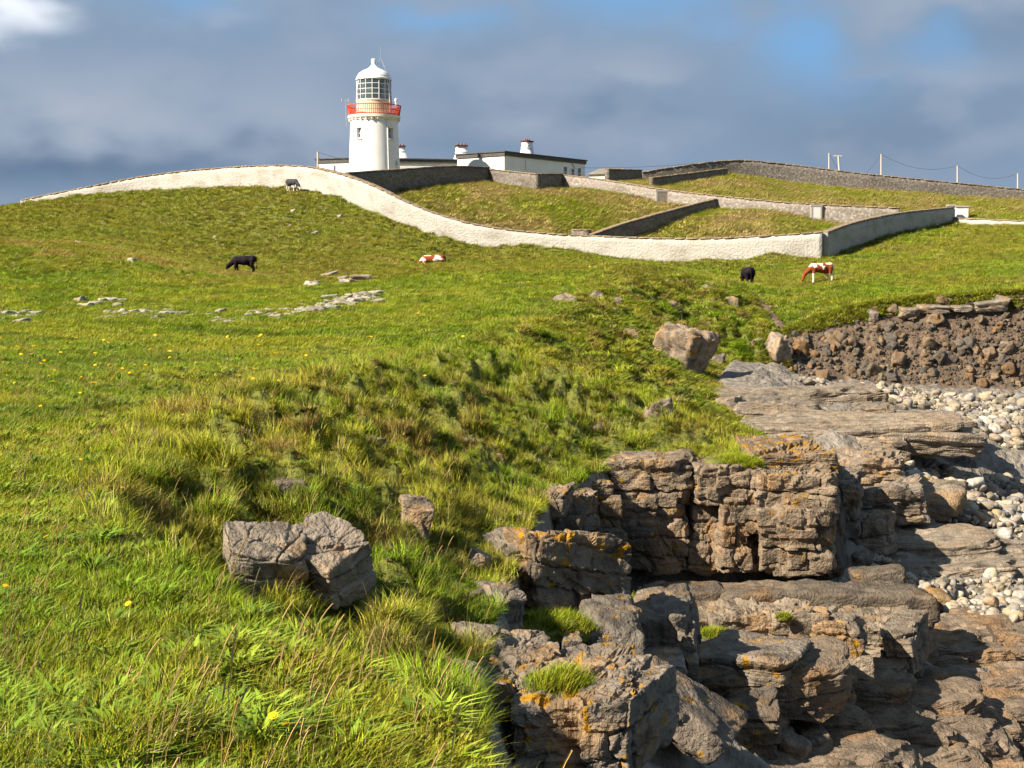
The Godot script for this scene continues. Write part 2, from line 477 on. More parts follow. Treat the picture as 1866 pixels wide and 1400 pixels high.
# ------------------------------------------------------------------ rocks
# A faceted block: unit cube cut by tilted faces and corner planes, then broken up by bedding, joints and grain.
# opt: cut (how many corner planes), tilt, rough, facet, strata, lichen 0..1, tint Color (linear), round (edge softness)
func rock(size: Vector3, sd: int, n: int, opt := {}) -> ArrayMesh:
	var r := RandomNumberGenerator.new()
	r.seed = sd * 7919 + 13
	var tilt: float = opt.get("tilt", 0.12)
	var planes := PackedVector3Array()
	var offs := PackedFloat32Array()
	for a in 3:
		for s in [-1.0, 1.0]:
			var v := Vector3.ZERO
			v[a] = s
			v[(a + 1) % 3] = r.randf_range(-tilt, tilt)
			v[(a + 2) % 3] = r.randf_range(-tilt, tilt)
			planes.append(v); offs.append(1.0)
	for c in int(opt.get("cut", 7)):
		var v := Vector3(r.randf_range(-1, 1), r.randf_range(-1, 1), r.randf_range(-1, 1))
		if c % 2 == 0:
			v[r.randi() % 3] *= 0.15
		v = v.normalized()
		planes.append(v); offs.append((absf(v.x) + absf(v.y) + absf(v.z)) * r.randf_range(opt.get("chip", 0.70), 0.95))
	var np := planes.size()
	var half := size * 0.5
	var small := minf(half.x, minf(half.y, half.z))
	var rough: float = 0.45 * opt.get("rough", 0.09) * small
	var facet: float = opt.get("facet", 0.14) * small
	var strata: float = 0.4 * opt.get("strata", 0.05)
	var lichen: float = opt.get("lichen", 0.0)
	var tint: Color = opt.get("tint", Color(0.26, 0.235, 0.205))
	if tint.r < 0.5:
		tint = Color(tint.r * 1.24, tint.g * 1.19, tint.b * 1.12)
	var edge: float = opt.get("round", 26.0)
	var bed: float = opt.get("bed", 0.0)
	var rusty: float = opt.get("rust", 0.55)
	var fr: float = opt.get("scale", 1.0) / maxf(0.35, small)
	var o := Vector3(sd * 3.7, sd * 1.3, sd * 5.1)
	var pos := PackedVector3Array(); var col := PackedColorArray(); var idx := PackedInt32Array()
	var nr: FastNoiseLite = nz.r_fbm; var nc: FastNoiseLite = nz.r_cell; var nk: FastNoiseLite = nz.r_crack; var nl: FastNoiseLite = nz.r_lichen
	for f in 6:
		var ax := f / 2
		var sg := -1.0 if f % 2 == 0 else 1.0
		var first := pos.size()
		for j in n + 1:
			for i in n + 1:
				var c := Vector3.ZERO
				c[ax] = sg
				c[(ax + 1) % 3] = (2.0 * i / n - 1.0)
				c[(ax + 2) % 3] = (2.0 * j / n - 1.0)
				var best := 4.0
				var acc := 0.0
				for k in np:
					var q := c.dot(planes[k])
					if q > 0.05:
						var rr := offs[k] / q
						if rr < best: best = rr
						if rr < 2.0: acc += exp(-edge * rr)
				if acc > 0.0:
					best = -log(acc) / edge
				var p := c * best * half
				var w := p + o
				var dirn := (c * Vector3(1.0 / half.x, 1.0 / half.y, 1.0 / half.z)).normalized() if absf(half.x) > 0.0 else c
				dirn = (dirn + p.normalized()).normalized()
				var fb := nr.get_noise_3dv(w * fr)
				var ck := nk.get_noise_3dv(w * fr * 0.8)
				var v1 := nc.get_noise_3dv(w * fr)
				var v2 := nc.get_noise_3dv(w * fr * 2.7 + Vector3(7, 7, 7))
				var lean1 := p.x * sin(v1 * 91.0) + p.y * sin(v1 * 57.0) + p.z * sin(v1 * 133.0)
				var disp := fb * rough + v1 * facet * 0.6 + clampf(lean1 * facet / small * 0.55, -facet, facet) + v2 * facet * 0.28 - (1.0 - ss(-0.96, -0.84, ck)) * small * 0.10
				if bed > 0.0:
					var by := w.y / bed + w.x * 0.05 + fb * 0.18
					var layer := floorf(by)
					var fy := by - layer
					var jx := (w.x + w.z * 0.6) / (bed * 2.6) + nr.get_noise_1d(layer * 17.3) * 3.0 + fb * 0.1
					var fj := jx - floorf(jx)
					disp += nr.get_noise_2d(layer * 13.7, floorf(jx) * 9.1) * bed * 0.30
					disp -= bed * 0.20 * (1.0 - ss(0.0, 0.10, minf(fy, 1.0 - fy)))
					disp -= bed * 0.16 * (1.0 - ss(0.0, 0.05, minf(fj, 1.0 - fj)))
				p += dirn * disp
				var lay := nr.get_noise_1d((w.y + w.x * 0.08) * 4.2 / maxf(0.3, small)) * strata
				p.x *= 1.0 + lay; p.z *= 1.0 + lay
				pos.append(p)
				var m := 0.86 + 0.3 * nr.get_noise_3dv(w * 1.1) + 0.16 * fb
				var cc := Color(tint.r * m, tint.g * m, tint.b * m)
				var rust := ss(0.0, 0.4, nr.get_noise_3dv(w * 0.9 + Vector3(50, 0, 0)))
				cc = cc.lerp(Color(tint.r * 1.3, tint.g * 0.95, tint.b * 0.55), rust * rusty)
				cc = cc.lerp(Color(0.055, 0.052, 0.05), ss(0.18, 0.5, nr.get_noise_3dv(w * 1.3 + Vector3(0, 80, 0))) * 0.6)
				if lichen > 0.0:
					var l := nl.get_noise_3dv(w * 3.1) + nl.get_noise_3dv(w * 9.0) * 0.4 + maxf(0.0, c.y) * 0.10
					var ll := ss(0.62 - lichen * 0.55, 0.70 - lichen * 0.55, l)
					cc = cc.lerp(Color(0.50, 0.27, 0.012), ll * 0.92)
				col.append(cc)
		for j in n:
			for i in n:
				var k := first + j * (n + 1) + i
				if sg > 0.0:
					idx.append_array(PackedInt32Array([k, k + n + 1, k + 1, k + 1, k + n + 1, k + n + 2]))
				else:
					idx.append_array(PackedInt32Array([k, k + 1, k + n + 1, k + 1, k + n + 2, k + n + 1]))
	var arr := []
	arr.resize(Mesh.ARRAY_MAX)
	arr[Mesh.ARRAY_VERTEX] = pos
	arr[Mesh.ARRAY_COLOR] = col
	arr[Mesh.ARRAY_INDEX] = idx
	var st := SurfaceTool.new()
	if bed > 0.0: # fractured stone keeps its facets
		var flat := ArrayMesh.new()
		flat.add_surface_from_arrays(Mesh.PRIMITIVE_TRIANGLES, arr)
		return flat
	st.create_from_arrays(arr)
	st.generate_normals()
	return st.commit()

func rock_noises() -> void:
	noise("r_fbm", 1.1, FastNoiseLite.TYPE_SIMPLEX_SMOOTH, 4)
	var c := noise("r_cell", 0.9, FastNoiseLite.TYPE_CELLULAR, 1)
	c.cellular_return_type = FastNoiseLite.RETURN_CELL_VALUE
	var k := noise("r_crack", 0.7, FastNoiseLite.TYPE_CELLULAR, 1)
	k.cellular_return_type = FastNoiseLite.RETURN_DISTANCE2_SUB
	noise("r_lichen", 1.0, FastNoiseLite.TYPE_SIMPLEX_SMOOTH, 3)

# A block sighted as a rectangle in the picture at distance d, thick metres deep.
func block_at(px0: float, py0: float, px1: float, py1: float, d: float, thick: float) -> Array:
	var a := P((px0 + px1) * 0.5, (py0 + py1) * 0.5, d)
	return [a + Vector3(0, 0, -thick * 0.5), Vector3((px1 - px0) / FOCAL * d * 1.06, (py1 - py0) / FOCAL * d * 1.06, thick)]

# ------------------------------------------------------------------ grass
func tuft(sd: int, blades: int, h0: float, h1: float, width: float, spread: float, lean: float, segs: int, straw := 0.12) -> ArrayMesh:
	var r := RandomNumberGenerator.new()
	r.seed = sd * 101 + 7
	var pos := PackedVector3Array(); var nor := PackedVector3Array(); var col := PackedColorArray(); var idx := PackedInt32Array()
	for b in blades:
		var a := r.randf() * TAU
		var rad := spread * sqrt(r.randf())
		var root := Vector3(cos(a) * rad, -0.02, sin(a) * rad)
		var h := r.randf_range(h0, h1)
		var bend := Vector3(lean * r.randf_range(0.4, 1.4), 0, 0) + Vector3(cos(a), 0, sin(a)) * r.randf_range(0.1, 0.55) + Vector3(r.randf_range(-0.3, 0.3), 0, r.randf_range(-0.3, 0.3))
		var droop := r.randf_range(0.0, 0.35) * minf(1.0, bend.length())
		var face := r.randf() * TAU
		var side := Vector3(cos(face), 0, sin(face)) * width * r.randf_range(0.7, 1.3)
		var tone := r.randf_range(0.62, 1.0)
		var c := Color(tone, tone, tone * r.randf_range(0.7, 1.0))
		if r.randf() < straw:
			c = Color(1.0, 0.72, 1.0) * r.randf_range(0.9, 1.0)
			c.a = 1.0
		var first := pos.size()
		for s in segs + 1:
			var t := float(s) / segs
			var p := root + Vector3(0, h * (t - droop * t * t), 0) + bend * h * t * t
			var tang := (Vector3(0, 1.0 - 2.0 * droop * t, 0) + bend * 2.0 * t).normalized()
			var nn := tang.cross(side).normalized()
			if nn.y < 0: nn = -nn
			nn = (nn + Vector3(0, 0.6, 0)).normalized()
			if s < segs:
				var w := side * (1.0 - pow(t, 1.6))
				pos.append(p - w); pos.append(p + w)
				nor.append(nn); nor.append(nn); col.append(c); col.append(c)
			else:
				pos.append(p); nor.append(nn); col.append(c)
		for s in segs:
			var k := first + s * 2
			if s < segs - 1:
				idx.append_array(PackedInt32Array([k, k + 2, k + 1, k + 1, k + 2, k + 3]))
			else:
				idx.append_array(PackedInt32Array([k, k + 2, k + 1]))
	var arr := []
	arr.resize(Mesh.ARRAY_MAX)
	arr[Mesh.ARRAY_VERTEX] = pos; arr[Mesh.ARRAY_NORMAL] = nor; arr[Mesh.ARRAY_COLOR] = col; arr[Mesh.ARRAY_INDEX] = idx
	var m := ArrayMesh.new()
	m.add_surface_from_arrays(Mesh.PRIMITIVE_TRIANGLES, arr)
	return m

# seed-head stalks: thin bare stems with a narrow brown head
func stalks(sd: int, n: int, h0: float, h1: float) -> ArrayMesh:
	var r := RandomNumberGenerator.new()
	r.seed = sd * 77 + 3
	var st := SurfaceTool.new()
	st.begin(Mesh.PRIMITIVE_TRIANGLES)
	for b in n:
		var a := r.randf() * TAU
		var root := Vector3(cos(a), 0, sin(a)) * r.randf() * 0.12
		var h := r.randf_range(h0, h1)
		var bend := Vector3(r.randf_range(0.1, 0.7), 0, r.randf_range(-0.3, 0.3))
		var prev := root
		for s in 6:
			var t := (s + 1) / 6.0
			var p := root + Vector3(0, h * t * (1.0 - 0.15 * t), 0) + bend * h * t * t * 0.7
			var w := 0.0016 if t < 0.8 else 0.0042
			var c := Color(1.0, 0.95, 0.85) if t < 0.8 else Color(0.85, 0.72, 0.62)
			for q in 2:
				var sidev := (Vector3(1, 0, 0) if q == 0 else Vector3(0, 0, 1)) * w
				for v in [prev - sidev, p - sidev, prev + sidev, prev + sidev, p - sidev, p + sidev]:
					st.set_color(c); st.set_normal(Vector3(0.3, 0.8, 0.5).normalized()); st.add_vertex(v)
			prev = p
	return st.commit()

func rosette(sd: int, n: int) -> ArrayMesh:
	var r := RandomNumberGenerator.new()
	r.seed = sd * 31 + 5
	var st := SurfaceTool.new()
	st.begin(Mesh.PRIMITIVE_TRIANGLES)
	for b in n:
		var a := r.randf() * TAU
		var out := Vector3(cos(a), 0, sin(a))
		var side := Vector3(-sin(a), 0, cos(a))
		var l := r.randf_range(0.06, 0.13)
		var w := r.randf_range(0.006, 0.013)
		var up := r.randf_range(0.3, 1.1)
		var tone := r.randf_range(0.65, 1.0)
		var p0 := out * r.randf_range(0.0, 0.05)
		var p1 := p0 + (out + Vector3(0, up, 0)) * l * 0.55
		var p2 := p0 + (out * 1.4 + Vector3(0, up * 0.75, 0)) * l
		var nn := (Vector3.UP - out * up * 0.6).normalized()
		for v in [p0, p1 - side * w, p1 + side * w, p1 + side * w, p1 - side * w, p2]:
			st.set_color(Color(tone * 0.9, tone, tone * 0.9)); st.set_normal(nn); st.add_vertex(v)
	return st.commit()

func multimesh(called: String, mesh: Mesh, xf: Array, cols: PackedColorArray, mat: Material, label: String, category: String, parent: Node = null) -> void:
	if xf.is_empty():
		return
	var mm := MultiMesh.new()
	mm.transform_format = MultiMesh.TRANSFORM_3D
	mm.use_colors = true
	mm.mesh = mesh
	mm.instance_count = xf.size()
	for i in xf.size():
		mm.set_instance_transform(i, xf[i])
		mm.set_instance_color(i, cols[i])
	var o := MultiMeshInstance3D.new()
	o.multimesh = mm
	o.material_override = mat
	o.set_meta("kind", "stuff")
	if parent:
		o.name = called
		parent.add_child(o, true)
	else:
		o.name = numbered(called)
		add_child(o)
		o.set_meta("label", label)
		o.set_meta("category", category)

func mixc(a: Color, b: Color, t: float) -> Color:
	return a.lerp(b, clampf(t, 0.0, 1.0))

func grow_grass() -> void:
	var meshes := [
		tuft(1, 26, 0.05, 0.12, 0.0022, 0.075, 0.55, 2), tuft(2, 26, 0.06, 0.13, 0.0022, 0.075, 0.8, 2, 0.12), tuft(3, 22, 0.04, 0.10, 0.003, 0.07, 0.4, 2),
		tuft(4, 44, 0.08, 0.24, 0.003, 0.11, 0.35, 4, 0.14), tuft(5, 44, 0.10, 0.30, 0.0026, 0.11, 0.55, 4, 0.3),
		stalks(6, 4, 0.18, 0.42), rosette(7, 26),
		tuft(8, 40, 0.05, 0.15, 0.006, 0.16, 0.6, 2, 0.10), tuft(9, 40, 0.08, 0.20, 0.006, 0.16, 0.9, 2, 0.25)]
	var xf := []; var cl := []
	for m in meshes:
		xf.append([]); cl.append(PackedColorArray())
	var n_t := noise("tone", 0.25, FastNoiseLite.TYPE_SIMPLEX_SMOOTH, 4)
	var n_cl := noise("clump", 0.9, FastNoiseLite.TYPE_SIMPLEX_SMOOTH, 2)
	var n_p := noise("patch", 0.07, FastNoiseLite.TYPE_SIMPLEX_SMOOTH, 3)
	rng.seed = 4242
	var lush := Color(0.27, 0.42, 0.018); var yellow := Color(0.49, 0.53, 0.04); var deep := Color(0.14, 0.25, 0.02); var olive := Color(0.38, 0.36, 0.046); var straw := Color(0.58, 0.47, 0.21); var brown := Color(0.34, 0.22, 0.075)
	for k in 540000:
		var u := rng.randf_range(-0.40, 0.40)
		var d := 3.2 + 188.0 * pow(rng.randf(), 1.55)
		var on_bank := k >= 330000
		if on_bank:
			u = rng.randf_range(-0.30, 0.20)
			d = 4.0 + 86.0 * pow(rng.randf(), 1.25)
		var x := u * d
		var z := zone(x, d)
		if z >= 2 or on_bank and z == 0:
			continue
		var y := ground(x, d)
		var tn := n_t.get_noise_2d(x, d)
		var pt := n_p.get_noise_2d(x, d)
		var c := mixc(lush, yellow, 0.5 + tn * 1.0 + pt * 0.9)
		c = mixc(c, deep, ss(0.15, 0.55, n_t.get_noise_2d(x + 90.0, d)) * 0.75)
		var kind := rng.randi() % 3
		var s := 0.85 + 0.006 * d
		var roll := rng.randf()
		if z == 1:
			c = mixc(c, olive, 0.25 + tn * 0.8)
			c = mixc(c, brown, ss(0.12, 0.45, n_t.get_noise_2d(x * 2.0 - 300.0, d * 2.0)) * 0.7)
			c = mixc(c, lush, ss(0.15, 0.5, n_t.get_noise_2d(x * 1.5 + 500.0, d * 1.5)) * 0.8)
			if roll < 0.38: kind = 3 + rng.randi() % 2
			elif roll < 0.40: kind = 5
			elif roll < 0.55: kind = 6
			var cn := n_cl.get_noise_2d(x, d * 1.1)
			if cn < -0.25 and rng.randf() < 0.4:
				continue
			s = (0.62 + 0.004 * d) * rng.randf_range(0.75, 1.2) * (0.6 + 0.85 * ss(-0.25, 0.45, cn))
			c = mixc(c, deep, 0.15 * ss(0.0, -0.4, cn)) * 1.15
		else:
			if roll < 0.03: kind = 6
			elif roll < 0.034 and d < 30.0: kind = 5
		var inside: bool = d > 125.0 and Geometry2D.is_point_in_polygon(Vector2(x, d), enclosure)
		if d > 34.0 and kind < 5:
			kind = 7 + (1 if (roll > 0.6 or z == 1 or inside) else 0)
			s = (0.75 + 0.0075 * d) * (1.0 if z == 0 else 0.55 + 0.7 * ss(-0.25, 0.45, n_cl.get_noise_2d(x, d * 1.1)))
		if inside:
			s *= 1.5
			c = mixc(mixc(c, yellow, 0.5), straw, 0.55 + pt * 0.8 + tn * 0.6) * 1.35
		elif d > 80.0:
			c = mixc(c, olive, 0.45 + pt * 0.8)
			if u < -0.08 and d < 108.0 and d > 88.0:
				c = mixc(c, Color(0.50, 0.36, 0.10), 0.75 * ss(0.0, 0.4, 0.22 + tn))
			elif u < -0.03 and d >= 108.0:
				c = mixc(c, Color(0.36, 0.36, 0.045), 0.45)
		if kind == 5:
			c = straw * rng.randf_range(0.8, 1.2)
		elif kind == 6:
			c = mixc(Color(0.10, 0.165, 0.022), c, rng.randf() * 0.6)
		else:
			c = c * rng.randf_range(0.75, 1.2)
			if rng.randf() < 0.13:
				c = mixc(c, straw, 0.65)
		c.a = 1.0
		var bs := Basis(Vector3.UP, rng.randf_range(-1.3, 1.3) if z == 0 else rng.randf_range(-2.6, 2.6)).scaled(Vector3(s, s * rng.randf_range(0.75, 1.25), s))
		xf[kind].append(Transform3D(bs, Vector3(x, y, -d)))
		cl[kind].append(c)
	for k in 5200:
		var sx := rng.randf_range(till_top[0].x - 0.5, till_top[6].x)
		var i := 0
		while i < 5 and sx > till_top[i + 1].x:
			i += 1
		var ld := lerpf(till_top[i].y, till_top[i + 1].y, clampf((sx - till_top[i].x) / (till_top[i + 1].x - till_top[i].x), 0.0, 1.0)) + rng.randf_range(-0.35, 0.8)
		var kind := 7 + rng.randi() % 2
		xf[kind].append(Transform3D(Basis(Vector3.UP, rng.randf_range(-2.6, 2.6)).scaled(Vector3.ONE * rng.randf_range(0.9, 1.7)), Vector3(sx, ground(sx, ld), -ld)))
		cl[kind].append(mixc(mixc(lush, yellow, rng.randf()), olive, rng.randf()) * rng.randf_range(0.6, 1.0))
	for c in cushions:
		for k in int(220 * clampf(c[1] * 3.0, 0.4, 2.0)):
			var a := rng.randf() * TAU
			var rr := sqrt(rng.randf())
			var p: Vector3 = c[0] + Vector3(cos(a) * rr * c[1], c[2] * sqrt(maxf(0.0, 1.0 - rr * rr)) * 0.9, sin(a) * rr * c[1] * 0.8)
			var kind := 3 if rng.randf() < 0.4 else rng.randi() % 3
			var s: float = rng.randf_range(0.6, 1.0) * (0.8 if c[2] > 0.12 else 0.5)
			xf[kind].append(Transform3D(Basis(Vector3.UP, rng.randf_range(-0.9, 0.9)).scaled(Vector3.ONE * s), p))
			cl[kind].append(mixc(lush, yellow, rng.randf()) * rng.randf_range(0.8, 1.1))
	var names := ["short_grass", "short_grass", "short_grass", "long_grass", "long_grass", "seed_stalk_grass", "leafy_herb_grass", "pasture_grass", "pasture_grass"]
	var labels := ["short green turf grass covering the cliff-top meadow", "short green turf grass covering the cliff-top meadow", "short green turf grass covering the cliff-top meadow", "long wind-blown grass hanging on the coastal bank", "long wind-blown grass hanging on the coastal bank", "dry straw-coloured seed stalks standing among the grass", "broad dark green leaves growing low in the grass", "distant pasture grass on the hill and fields", "distant pasture grass on the hill and fields"]
	for i in meshes.size():
		multimesh(names[i], meshes[i], xf[i], cl[i], M.grass, labels[i], "grass")

var cushions := []

func build_cushions() -> void:
	for q in [[1022, 1262, 10.4, 0.27, 0.20, "rounded grass cushion growing on the lichen-spotted foreground rock"], [1195, 1112, 19.6, 0.50, 0.18, "bright green grass patch in the cleft under the cliff"], [1300, 1165, 19.2, 0.20, 0.18, "long grass clump beside the pale ledge"], [1275, 1205, 18.0, 0.16, 0.14, "grass clump hanging in the crack by the square block"], [1345, 846, 26.9, 0.55, 0.22, "long grass tussock on the lip of the cliff"],
			[1815, 1258, 22.8, 0.40, 0.08, "bright green turf patch on the dark shore"], [1815, 1345, 21.2, 0.40, 0.08, "bright green turf patch near the bottom right corner"], [1430, 1126, 19.6, 0.10, 0.06, "tiny bright green plant on the pale ledge"], [1010, 1150, 15.2, 0.45, 0.15, "dark grass under the lichen boulder"], [1450, 745, 44.0, 0.8, 0.1, "green moss strip on the upper slabs"], [1480, 776, 39.5, 0.5, 0.08, "green moss in a joint of the tan slabs"]]:
		var c := P(q[0], q[1], q[2])
		var o := obj("grass_cushion", rock(Vector3(q[3] * 2.0, q[4] * 2.0, q[3] * 1.6), 800 + cushions.size(), 10, {"tint": Color(0.5, 0.5, 0.5), "cut": 20, "round": 5.0}), M.turf)
		o.position = c - Vector3(0, q[4] * 0.6, q[3] * 0.8)
		tag(o, q[5], "grass cushion")
		cushions.append([o.position, q[3], q[4], q[2]])

# ------------------------------------------------------------------ building shapes
var enclosure := PackedVector2Array()

func box(st: SurfaceTool, c: Vector3, s: Vector3, turn := 0.0) -> void:
	var b := Basis(Vector3.UP, turn)
	var h := s * 0.5
	for f in 6:
		var ax := f / 2
		var sg := -1.0 if f % 2 == 0 else 1.0
		var n := Vector3.ZERO; n[ax] = sg
		var a := Vector3.ZERO; a[(ax + 1) % 3] = 1.0
		var e := Vector3.ZERO; e[(ax + 2) % 3] = sg
		var q := []
		for k in [[-1, -1], [1, -1], [1, 1], [-1, 1]]:
			q.append(c + b * ((n + a * k[0] + e * k[1]) * h))
		for i in [0, 2, 1, 0, 3, 2]:
			st.set_normal(b * n)
			st.add_vertex(q[i])

func box_mesh(c: Vector3, s: Vector3, turn := 0.0) -> ArrayMesh:
	var st := SurfaceTool.new()
	st.begin(Mesh.PRIMITIVE_TRIANGLES)
	box(st, c, s, turn)
	return st.commit()

func tube(st: SurfaceTool, a: Vector3, b: Vector3, r0: float, r1: float, n := 8) -> void:
	var ax := (b - a).normalized()
	var s := ax.cross(Vector3.RIGHT if absf(ax.x) < 0.8 else Vector3.UP).normalized()
	var t := ax.cross(s)
	for i in n:
		var v := []
		var nn := []
		for k in [i, i + 1]:
			var w := s * cos(TAU * k / n) + t * sin(TAU * k / n)
			nn.append(w)
			v.append([a + w * r0, b + w * r1])
		for q in [[0, 0], [0, 1], [1, 0], [1, 0], [0, 1], [1, 1]]:
			st.set_normal(nn[q[0]])
			st.add_vertex(v[q[0]][q[1]])

func tube_mesh(list: Array, n := 8) -> ArrayMesh:
	var st := SurfaceTool.new()
	st.begin(Mesh.PRIMITIVE_TRIANGLES)
	for q in list:
		tube(st, q[0], q[1], q[2], q[3] if q.size() > 3 else q[2], n)
	return st.commit()

func lathe(profile: Array, n := 48) -> ArrayMesh:
	var st := SurfaceTool.new()
	st.begin(Mesh.PRIMITIVE_TRIANGLES)
	for k in profile.size() - 1:
		var p: Array = profile[k]; var q: Array = profile[k + 1]
		var flat := Vector2(q[1] - p[1], p[0] - q[0]).normalized()
		for i in n:
			var v := []; var nn := []
			for a in [TAU * i / n, TAU * (i + 1) / n]:
				var w := Vector3(cos(a), 0, sin(a))
				v.append([w * p[0] + Vector3(0, p[1], 0), w * q[0] + Vector3(0, q[1], 0)])
				nn.append((w * flat.x + Vector3(0, flat.y, 0)).normalized())
			for e in [[0, 0], [1, 0], [0, 1], [1, 0], [1, 1], [0, 1]]:
				st.set_normal(nn[e[0]])
				st.add_vertex(v[e[0]][e[1]])
	return st.commit()

# ------------------------------------------------------------------ walls. sight: [x, y of the top, y of the foot, distance]
func smooth_line(sight: Array, step: float) -> Array:
	var c := []
	for s in sight:
		var a := P(s[0], s[1], s[3]); var b := P(s[0], s[2], s[3])
		c.append([Vector3(a.x, 0, a.z), a.y, b.y])
	var out := []
	for i in c.size() - 1:
		var p0: Array = c[maxi(i - 1, 0)]; var p1: Array = c[i]; var p2: Array = c[i + 1]; var p3: Array = c[mini(i + 2, c.size() - 1)]
		var n := maxi(2, int((p2[0] as Vector3).distance_to(p1[0]) / step))
		for k in n + (1 if i == c.size() - 2 else 0):
			var t := float(k) / n
			out.append([(p1[0] as Vector3).cubic_interpolate(p2[0], p0[0], p3[0], t), cubic_interpolate(p1[1], p2[1], p0[1], p3[1], t), lerpf(p1[2], p2[2], t)])
	return out

func wall(called: String, sight: Array, thick: float, mat: Material, label: String, group := "", coping := true, straight := false) -> Node3D:
	var line := smooth_line(sight, 0.55)
	if straight and sight.size() == 2:
		pass
	var mid: Array = line[line.size() / 2]
	var o := Vector3((mid[0] as Vector3).x, mid[2], (mid[0] as Vector3).z)
	var w := base(called, o, label, "wall", group)
	var rows := 7
	var pos := PackedVector3Array(); var idx := PackedInt32Array(); var stain := PackedColorArray()
	var nw: FastNoiseLite = nz.mid
	var ring := rows * 2
	var tops := []
	for i in line.size():
		var a: Vector3 = line[maxi(i - 1, 0)][0]; var b: Vector3 = line[mini(i + 1, line.size() - 1)][0]
		var t := (b - a).normalized()
		var n := Vector3(-t.z, 0, t.x)
		if n.z < 0: n = -n
		var c: Vector3 = line[i][0]
		var top: float = line[i][1]
		var low: float = minf(line[i][2], ground(c.x, -c.z)) - 0.9
		tops.append([Vector3(c.x, top, c.z), t])
		for s in 2:
			for j in rows:
				var f := float(j) / (rows - 1)
				var jj := f if s == 0 else 1.0 - f
				var y := lerpf(low, top, jj)
				var bulge := nw.get_noise_3d(c.x * 1.7, y * 2.2, c.z * 1.7) * 0.09
				pos.append(c + Vector3(0, y, 0) + n * (thick * 0.5 + bulge + (1.0 - jj) * 0.10) * (1.0 if s == 0 else -1.0) - o)
				var patch := nw.get_noise_3d(c.x * 0.5 + 40.0, y * 1.3, c.z * 0.5)
				var k := 0.94 - 0.22 * ss(0.05, 0.4, patch) + 0.06 * nw.get_noise_3d(c.x * 4.0, y * 4.0, c.z * 4.0)
				stain.append(Color(k, k * (1.0 - 0.02 * ss(0.1, 0.4, patch)), k * (1.0 - 0.07 * ss(0.1, 0.4, patch))))
	var m := line.size()
	for i in m - 1:
		for j in ring:
			var j2 := (j + 1) % ring
			var k := [i * ring + j, i * ring + j2, (i + 1) * ring + j, (i + 1) * ring + j2]
			idx.append_array(PackedInt32Array([k[0], k[1], k[2], k[2], k[1], k[3]]))
	for e in [0, m - 1]:
		for j in rows - 1:
			var k := [e * ring + j, e * ring + j + 1, e * ring + ring - 1 - j, e * ring + ring - 2 - j]
			idx.append_array(PackedInt32Array([k[0], k[2], k[1], k[1], k[2], k[3]]) if e == 0 else PackedInt32Array([k[0], k[1], k[2], k[1], k[3], k[2]]))
	var arr := []
	arr.resize(Mesh.ARRAY_MAX)
	arr[Mesh.ARRAY_VERTEX] = pos; arr[Mesh.ARRAY_INDEX] = idx; arr[Mesh.ARRAY_COLOR] = stain
	var st := SurfaceTool.new()
	st.create_from_arrays(arr)
	st.generate_normals()
	obj("masonry", st.commit(), mat, w)
	if coping:
		var i := 0
		while i < tops.size() - 1:
			var jump := mini(2, tops.size() - 1 - i)
			var a: Vector3 = tops[i][0]; var b: Vector3 = tops[i + jump][0]
			var s := obj("coping_stone", coping_meshes[rng.randi() % coping_meshes.size()], M.coping, w)
			var dirv := (b - a)
			var bs := Basis.looking_at(dirv.normalized(), Vector3.UP)
			s.transform = Transform3D(bs * Basis.from_euler(Vector3(rng.randf_range(-0.02, 0.02), rng.randf_range(-0.03, 0.03), rng.randf_range(-0.03, 0.03))) * Basis.from_scale(Vector3(thick + 0.16, 0.15 * rng.randf_range(0.85, 1.2), dirv.length() * 0.975)), (a + b) * 0.5 - o + Vector3(0, 0.05, 0))
			i += jump
	return w

var coping_meshes := []

func house(called: String, x0: Vector2, x1: Vector2, depth: float, top: float, low: float, label: String, band := 0.75) -> Node3D:
	# x0, x1: plan ends (x, distance) of the front; the house lies behind it
	var a := Vector3(x0.x, 0, -x0.y); var b := Vector3(x1.x, 0, -x1.y)
	var t := (b - a).normalized()
	var turn := atan2(-t.z, t.x)
	var o := base(called, Vector3(a.x, low, a.z), label, "building", "", turn)
	var l := a.distance_to(b)
	var h := top - low
	obj("wall", box_mesh(Vector3(l / 2, (h - band * 0.6) / 2 - 0.5, -depth / 2), Vector3(l, h - band * 0.6 + 1.0, depth)), M.paint, o)
	var r := obj("roof", box_mesh(Vector3(l / 2, h - band * 0.3, -depth / 2), Vector3(l + 0.3, band * 0.6, depth + 0.3)), M.roof_dark, o)
	obj("parapet_edge", box_mesh(Vector3(l / 2, h + 0.06, -depth / 2), Vector3(l + 0.55, 0.12, depth + 0.55)), M.roof_dark, r)
	return o

